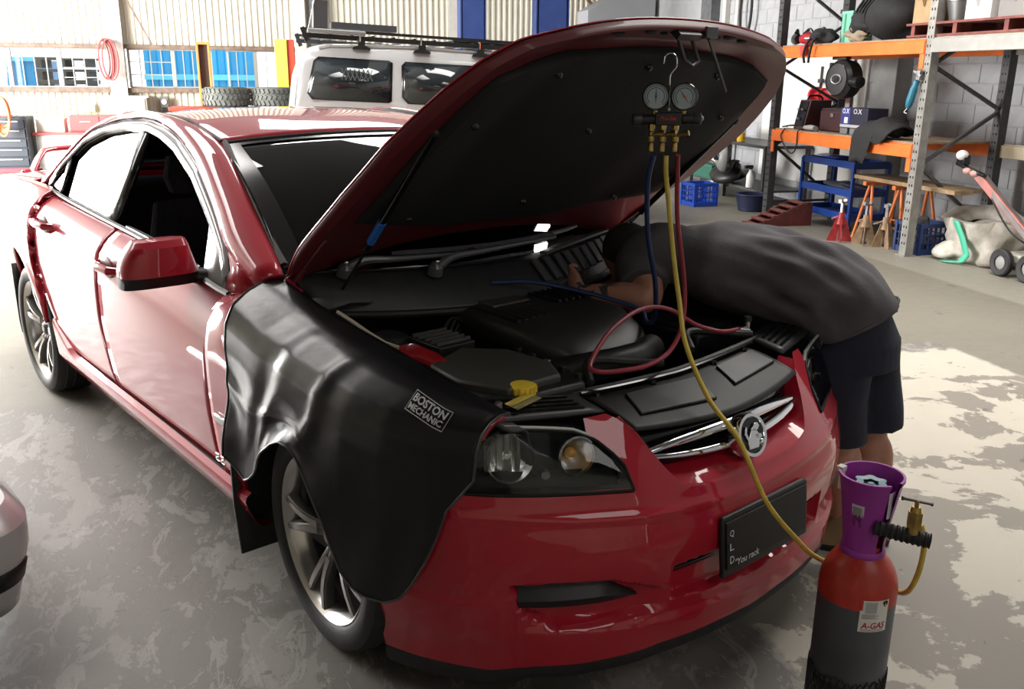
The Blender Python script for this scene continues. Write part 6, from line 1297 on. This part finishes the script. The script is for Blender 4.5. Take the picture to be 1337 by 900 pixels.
offroad('chunky off-road tyre lying flat on the red bench, the left one', -1.56, 12.60); offroad('chunky off-road tyre lying flat on the red bench, the right one', -.83, 12.60)
nc = rthing('tool_chest', 'navy tool chest with a red base band at the left edge', 'chest', -4.98, 13.45); NV = M('navy_chest_paint', (.010, .015, .026), .45)
ob('chest_body', MB().box((0, .02, .52), (.72, .52, .86)), NV, nc, local=True, bevel=.008); ob('base_band', MB().box((0, -.0, .13), (.74, .56, .06)), M('chest_red', (.60, .03, .05), .45), nc, local=True)
for k in range(5):
    d = ob('drawer', MB().box((0, -.25, .26 + .145*k), (.66, .03, .128)), NV, nc, local=True, bevel=.004); ob('drawer_handle', MB().box((.0, -.272, .30 + .145*k), (.50, .016, .014)), STEEL, d, local=True)
for x in (-.3, .3): ob('castor', MB().cyl((x - .02, -.1, .05), (x + .02, -.1, .05), .05, None, 14).cyl((x - .02, .2, .05), (x + .02, .2, .05), .05, None, 14), RUBBER, nc, local=True)
oc = rthing('hose_coil', 'orange air hose coiled on top of the navy tool chest', 'hose', -4.86, 13.30, .952)
for k in range(4): ob('hose_loop', MB().tube([(.10*math.cos(a) - .02, -.30 - .03*k, .12 - .02*k + (.24 + .03*k)*math.sin(a)*.9 - .04) for a in np.linspace(0, 2*math.pi, 30)[:-1]], .016, 6, closed=True), M('orange_air_hose', (.70, .20, .06), .45), oc, local=True)
ob('coil_hook', MB().box((0, -.16, .02), (.08, .34, .02)), M('red_hook', (.70, .06, .03), .5), oc, local=True)
bc2 = rthing('bench_cabinet', 'white bench cabinet with a red top along the window wall', 'cabinet', -3.36, 13.75); WH2 = M('white_cabinet_paint', (.80, .80, .78), .4); RT = M('red_bench_top', (.68, .08, .08), .4)
ob('cabinet_body', MB().box((0, .05, .34), (2.44, .56, .64)), WH2, bc2, local=True); ob('cabinet_top', MB().box((0, .02, .675), (2.5, .66, .035)), RT, bc2, local=True, bevel=.004); ob('kick', MB().box((0, .08, .02), (2.4, .5, .04)), BLACK, bc2, local=True)
for k in range(5):
    d = ob('door', MB().box((-.96 + .48*k, -.24, .35), (.46, .02, .58)), WH2, bc2, local=True, bevel=.003); ob('door_handle', MB().tube([(-.78 + .48*k, -.26, .50), (-.78 + .48*k, -.275, .49), (-.78 + .48*k, -.275, .41), (-.78 + .48*k, -.26, .40)], .007, 6), STEEL, d, local=True)
rd2 = rthing('drawer_unit', 'red steel drawer unit standing on the white bench cabinet', 'drawers', -3.40, 13.82, .694); ob('unit_body', MB().box((0, 0, .13), (1.35, .40, .26)), RT, rd2, local=True, bevel=.006)
for k in range(3): d = ob('drawer', MB().box((-.44 + .44*k, -.205, .13), (.42, .02, .22)), RT, rd2, local=True, bevel=.004); ob('drawer_handle', MB().box((-.44 + .44*k, -.222, .16), (.16, .014, .016)), STEEL, d, local=True)
wbx = rthing('box', 'small white box at the left end of the white bench cabinet', 'box', -4.36, 13.70, .694); ob('box_body', MB().box((0, 0, .10), (.42, .26, .20)), M('off_white_box', (.70, .68, .62), .6), wbx, local=True, bevel=.006); ob('box_lid', MB().box((0, 0, .205), (.44, .28, .025)), M('pale_lid', (.78, .77, .72), .6), wbx, local=True)
gc = rthing('hanging_cabinet', 'pale green grey metal cabinet fixed to the window wall', 'cabinet', -3.28, 14.25, .82); ob('cabinet_body', MB().box((0, 0, .20), (.72, .40, .42)), M('green_grey_metal', (.33, .35, .28), .5), gc, local=True, bevel=.005); ob('cabinet_door', MB().box((0, -.21, .20), (.66, .015, .37)), M('green_grey_door', (.36, .38, .31), .5), gc, local=True, bevel=.003); ob('cabinet_lid', MB().box((0, 0, .42), (.78, .44, .03)), M('pale_cabinet_lid', (.55, .52, .42), .5), gc, local=True)
nt2 = rthing('notice', 'yellow notice sheet fixed on the cream wall under the windows', 'notice', -3.92, 14.43, .98); ob('notice_sheet', MB().box((0, 0, .08), (.22, .006, .15)), M('pale_yellow_sheet', (.78, .74, .36), .6), nt2, local=True); ob('notice_line', MB().box((.02, -.005, .04), (.10, .003, .02)), M('notice_ink', (.35, .33, .2), .6), nt2, local=True)
eb = rthing('switch_board', 'dark switch board with a round meter on the cream wall', 'switchboard', -2.68, 14.40, .95); ob('board', MB().box((0, 0, .14), (.14, .10, .30)), M('grey_switchboard', (.16, .17, .16), .5), eb, local=True, bevel=.006); ob('meter', MB().cyl((0, -.05, .20), (0, -.075, .20), .045, None, 20), M('meter_face', (.75, .75, .72), .4), eb, local=True); ob('switch', MB().box((0, -.06, .07), (.08, .03, .08)), BLACK, eb, local=True)
hc2 = rthing('hose_coil', 'dark red hose hung in long loops on the pale column by the windows', 'hose', -3.46, 14.16, 2.12)
ob('hose_hook', MB().box((0, .06, .0), (.06, .14, .06)), STEEL, hc2, local=True)
for k in range(6): ob('hose_loop', MB().tube([((.085 + .018*(k % 3))*math.cos(a) + .022*(k - 3), -.03 - .02*k, -.28 - .01*(k % 2) + (.30 + .012*(k % 3))*math.sin(a)) for a in np.linspace(0, 2*math.pi, 36)[:-1]], .012, 6, closed=True), M('dark_red_air_hose', (.33, .06, .06), .5), hc2, local=True)
struct(rob('trim_10', MB().bar((-3.2, 14.2, 3.0), (-2.75, 14.2, 2.05), .03, .03, (0, 1, 0)).bar((4.7, 14.3, 3.3), (5.35, 14.3, 2.5), .06, .06, (0, 1, 0)).bar((6.1, 14.3, 3.2), (5.6, 14.3, 2.5), .05, .05, (0, 1, 0)), RUST))
# heater-like grey box high in the far corner and the pale door frame on the block wall
hv_ = rthing('air_duct', 'grey sheet metal duct high in the far right corner', 'duct', 5.45, 13.9, 2.40); ob('duct_body', MB().prism([(-.75, 0), (.55, 0), (.55, .62), (-.3, .62), (-.75, .38)], -.3, .3, lambda x, z, h: (x, h, z)), M('duct_grey', (.33, .34, .36), .5), hv_, local=True, bevel=.01); ob('duct_flange', MB().box((.0, -.31, .05), (1.25, .02, .07)), M('duct_flange_grey', (.24, .25, .26), .5), hv_, local=True); ob('duct_bracket', MB().box((-.2, .2, .8), (.05, .05, .7)), STEEL, hv_, local=True)
struct(rob('trim_11', MB().box((6.0, 11.35, 2.5), (.16, .36, 5.0)), DGREY, bevel=.006))
struct(rob('trim_12', MB().box((6.03, 10.86, 2.5), (.08, .10, 5.0)).box((6.03, 10.45, 2.5), (.08, .08, 5.0)), PALE, bevel=.006))
hp_ = rthing('hose_coil', 'black hose hung in a loop on the block wall left of the rack', 'hose', 5.96, 10.1, 2.3); ob('hose_loop', MB().tube([(0, .17*math.cos(a), .30 + .42*math.sin(a)) for a in np.linspace(0, 2*math.pi, 36)[:-1]], .022, 8, closed=True), RUBBER, hp_, local=True); ob('hose_hook', MB().box((.05, 0, .73), (.12, .05, .05)), STEEL, hp_, local=True)
# outside the windows: a blue shed wall, a pallet stack
bs_ = rthing('shipping_container', 'blue corrugated container standing outside the windows', 'container', -2.35, 19.0)
cm = corrugated(-1.15, 1.15, .0, 2.6, -.02, .03, .28); ob('container_side', cm, M('bright_blue_container', (.02, .30, .62), .5), bs_, local=True, angle=25); ob('container_body', MB().box((0, 1.2, 1.29), (2.3, 2.35, 2.62)), M('container_blue', (.015, .14, .32), .5), bs_, local=True)
for z in (.1, 2.62, 1.55): ob('container_rail', MB().box((0, -.04, z), (2.34, .09, .12)), M('pale_blue_rail', (.10, .50, .72), .4), bs_, local=True)
bs2 = dup(bs_, Matrix.Translation(RW(-6.3, 19.0, -1.0)) @ Matrix.Rotation(RA, 4, 'Z'), 'blue corrugated container outside the leftmost windows'); bs2.matrix_basis = Matrix.Translation(RW(-6.55, 19.0, 0)) @ Matrix.Rotation(RA, 4, 'Z') @ Matrix.Diagonal((.75, 1, .72, 1))
ps_ = rthing('pallet_stack', 'dark pallet stack standing outside the barred window', 'pallets', -4.75, 17.5)
for k in range(9):
    ob('slat_layer', MB().box((0, 0, .12 + .22*k), (1.0, .9, .05 + .03*(k % 3 == 0))), M('weathered_dark_timber', (.05, .048, .045), .8), ps_, local=True)
    for x in (-.42, 0, .42): ob('bearer', MB().box((x, 0, .02 + .22*k), (.09, .9, .15)), bpy.data.materials['weathered_dark_timber'], ps_, local=True)
# ------------------------------------------------------------------ the white four-wheel drive behind the sedan
vd = Vector((.438, .899, 0)).normalized(); vl = Vector((-vd.y, vd.x, 0)); crn = Vector((-6.41, 2.44, 0)); vc = crn + vd*2.12 + vl*.97
fwd_ = thing('car', 'white four-wheel drive with a black roof rack behind the red sedan', 'car', vc, math.atan2(vd.y, vd.x))
WC = M('white_car_paint', (.66, .67, .68), .28, 0, .8)
PITCH = Matrix.Translation((2.4, 0, .4)) @ Matrix.Rotation(math.radians(2.6), 4, 'Y') @ Matrix.Translation((-2.4, 0, -.4))
def vb(n, m, mt, par=fwd_, pitch=True, **k):
    if pitch: m.v = [tuple(PITCH @ Vector(p)) for p in m.v]
    return ob(n, m, mt, par, local=True, **k)
PITCH = PITCH @ Matrix.Diagonal((.885, 1, .925, 1))
def vx_(z): return .97 - .012*max(0, z - 1.1) - .24*max(0, z - 1.22)**1.15      # half width over height
prof = [(-2.38, .55), (-2.42, .80), (-2.40, 1.12), (-2.37, 1.30), (-2.32, 1.66), (-2.24, 1.80), (-2.0, 1.87), (-1.0, 1.91), (.2, 1.90), (.62, 1.84), (.95, 1.58), (1.32, 1.22), (1.6, 1.13), (2.2, 1.05), (2.38, .92), (2.42, .55)]
G = []
for k in range(2): G.append([])
sec = []
xsv = np.linspace(-2.42, 2.42, 60)
def roofz(x): return float(np.interp(x, [p[0] for p in prof[1:]], [p[1] for p in prof[1:]])) if x > -2.40 else .9
rows = []
for x in xsv:
    zt = max(.85, roofz(x)); row = []
    for s in (-1, 1):
        zz = np.linspace(.45, zt - .06, 14); side = [(x, s*vx_(z)*(1 - .05*max(0, abs(x) - 2.0)/.4), z) for z in zz]
        side += [(x, s*(vx_(zt) - .03), zt - .025), (x, s*(vx_(zt) - .12), zt), (x, s*.3, zt + .02)]
        row = side if s < 0 else row + side[::-1]
    rows.append(row)
vb('body_shell', MB().grid(rows).add([p for p in rows[0]], [tuple(range(len(rows[0])))]).add([p for p in rows[-1]], [tuple(range(len(rows[-1])))]), WC, angle=40)
for s in (-1, 1):
    def sg(x, z, o=.006): return (x, s*(vx_(z) + o), z)
    for x0, x1, nm, skew in ((-2.26, -1.28, 'quarter_window', .20), (-1.16, -.30, 'rear_door_window', 0), (-.20, .62, 'front_door_window', 0)):
        z0, z1 = 1.28, 1.73
        def edge(u, v): 
            z = z0 + (z1 - z0)*v; a = x0 + skew*.55*v; b = x1 + .02*v - (.30*v if nm == 'front_door_window' else 0); return a + (b - a)*u, z
        ol = []
        for u, v in [(0, .15), (0, .9), (.05, 1), (.95, 1), (1, .95), (1, .04), (.97, 0), (.08, 0)]: ol.append(edge(u, v))
        w = vb(nm, MB().add([sg(x, z) for x, z in ol], [tuple(range(len(ol)))]), GLOSSB, solid=.006, off=0)
        il = [(x*.94 + (x0+x1)/2*.06, z*.94 + (z0+z1)/2*.06) for x, z in ol]
        g = MB().add([sg(x, z, .012) for x, z in il], [tuple(range(len(il)))]); g.v = [tuple(PITCH @ Vector(p)) for p in g.v]; ob('window_glass', g, M('dark_car_glass', (.018, .022, .025), .05, 0, .5), w, local=True, solid=.004)
        if nm == 'quarter_window':
            for k in range(7):
                q = MB().bar(sg(-1.85 + .05*k, 1.62, .014), sg(-1.80 + .05*k, 1.50, .014), .008, .003, (0, 1, 0)).bar(sg(-1.80 + .05*k, 1.62, .0145), sg(-1.85 + .05*k, 1.50, .0145), .008, .003, (0, 1, 0)); q.v = [tuple(PITCH @ Vector(p)) for p in q.v]; ob('cargo_barrier_wire', q, M('barrier_wire', (.13, .14, .15), .5), w, local=True)
    vb('roof_gutter', MB().tube([(x, s*(vx_(roofz(x)) - .01), roofz(x) - .02) for x in np.linspace(-2.1, .6, 20)], .016, 6), WC)
    vb('side_step', MB().tube([(-1.0, s*1.0, .42), (1.0, s*1.0, .42)], .04, 8), BLACK)
    for x in (-1.55, 1.45):
        vb('wheel_arch', MB().lathe([(.44, 0), (.47, .02), (.47, .05), (.44, .05)], (x, s*.95, .42), (0, s, 0), 30), BLACK)
        w = vb('wheel', MB().lathe([(.20, -.12), (.33, -.13), (.385, -.10), (.395, 0), (.385, .10), (.33, .13), (.22, .12), (.20, .08), (0, .07)], (x, s*.84, .395), (0, s, 0), 36), RUBBER, pitch=False); ob('rim', MB().lathe([(0, .10), (.06, .10), (.10, .085), (.19, .09), (.22, .115), (.225, .125)], (x, s*.84, .395), (0, s, 0), 30), ALLOYG, w, local=True)
    vb('mirror', MB().ball((.60, s*1.06, 1.28), (.07, .12, .10)), GLOSSB)
vb('windscreen', MB().add([(.70, -.66, 1.75), (.70, .66, 1.75), (1.30, .80, 1.23), (1.30, -.80, 1.23)], [(0, 1, 2, 3)]), M('dark_screen', (.02, .025, .03), .05), solid=.02)
vb('rear_window', MB().add([(-2.18, -.62, 1.68), (-2.18, .62, 1.68), (-2.34, .68, 1.28), (-2.34, -.68, 1.28)], [(0, 1, 2, 3)]), M('dark_screen2', (.02, .025, .03), .05), solid=.03)
vb('tail_spoiler_cap', MB().ball((-2.05, -.70, 1.79), (.05, .03, .014)), GLOSSB)
rkz = 1.94
RK = M('black_rack_steel', (.03, .03, .032), .4, .3)
for s in (-1, 1): 
    vb('rack_rail', MB().bar((-2.28, s*.80, rkz + .07), (.55, s*.80, rkz + .07), .035, .03).bar((-2.28, s*.80, rkz + .005), (.55, s*.80, rkz + .005), .045, .05), RK)
    vb('rack_end', MB().bar((-2.28, s*.80, rkz + .085), (-2.22, s*.80, rkz - .06), .04, .05), RK)
    for x in (-1.62, -.92, -.22, .40):
        vb('rack_foot', MB().prism([(-.10, -.07), (.10, -.07), (.09, -.045), (.04, -.03), (.04, .04), (-.04, .04), (-.04, -.03), (-.09, -.045)], -.02, .02, lambda a, b, h, x=x: (x + a, s*.845 + h, rkz - .04 + b)), RK); vb('foot_bolt', MB().cyl((x - .02, s*.87, rkz - .03), (x - .02, s*.87, rkz + .05), .012, None, 8), CHROME)
for k in range(12): vb('rack_slat', MB().bar((-2.2 + .24*k, -.80, rkz + .03), (-2.2 + .24*k, .80, rkz + .03), .03, .025), RK)
vb('mesh_floor', MB().box((.0, 0, rkz + .06), (1.0, 1.2, .012)), RK)
vb('rack_box', MB().box((-2.06, -.45, rkz + .22), (.16, .3, .34)).box((-1.55, -.40, rkz + .14), (.75, .35, .07)), M('rack_luggage', (.08, .08, .085), .5))
vb('awning_tube', MB().box((-1.9, -.85, rkz + .055), (.65, .06, .045)), M('grey_awning', (.30, .30, .31), .5), bevel=.008)
vb('antenna', MB().tube([(-2.2, -.6, rkz + .08), (-2.05, -.6, rkz + .75)], .006, 6), M('pale_antenna', (.6, .6, .58), .4))
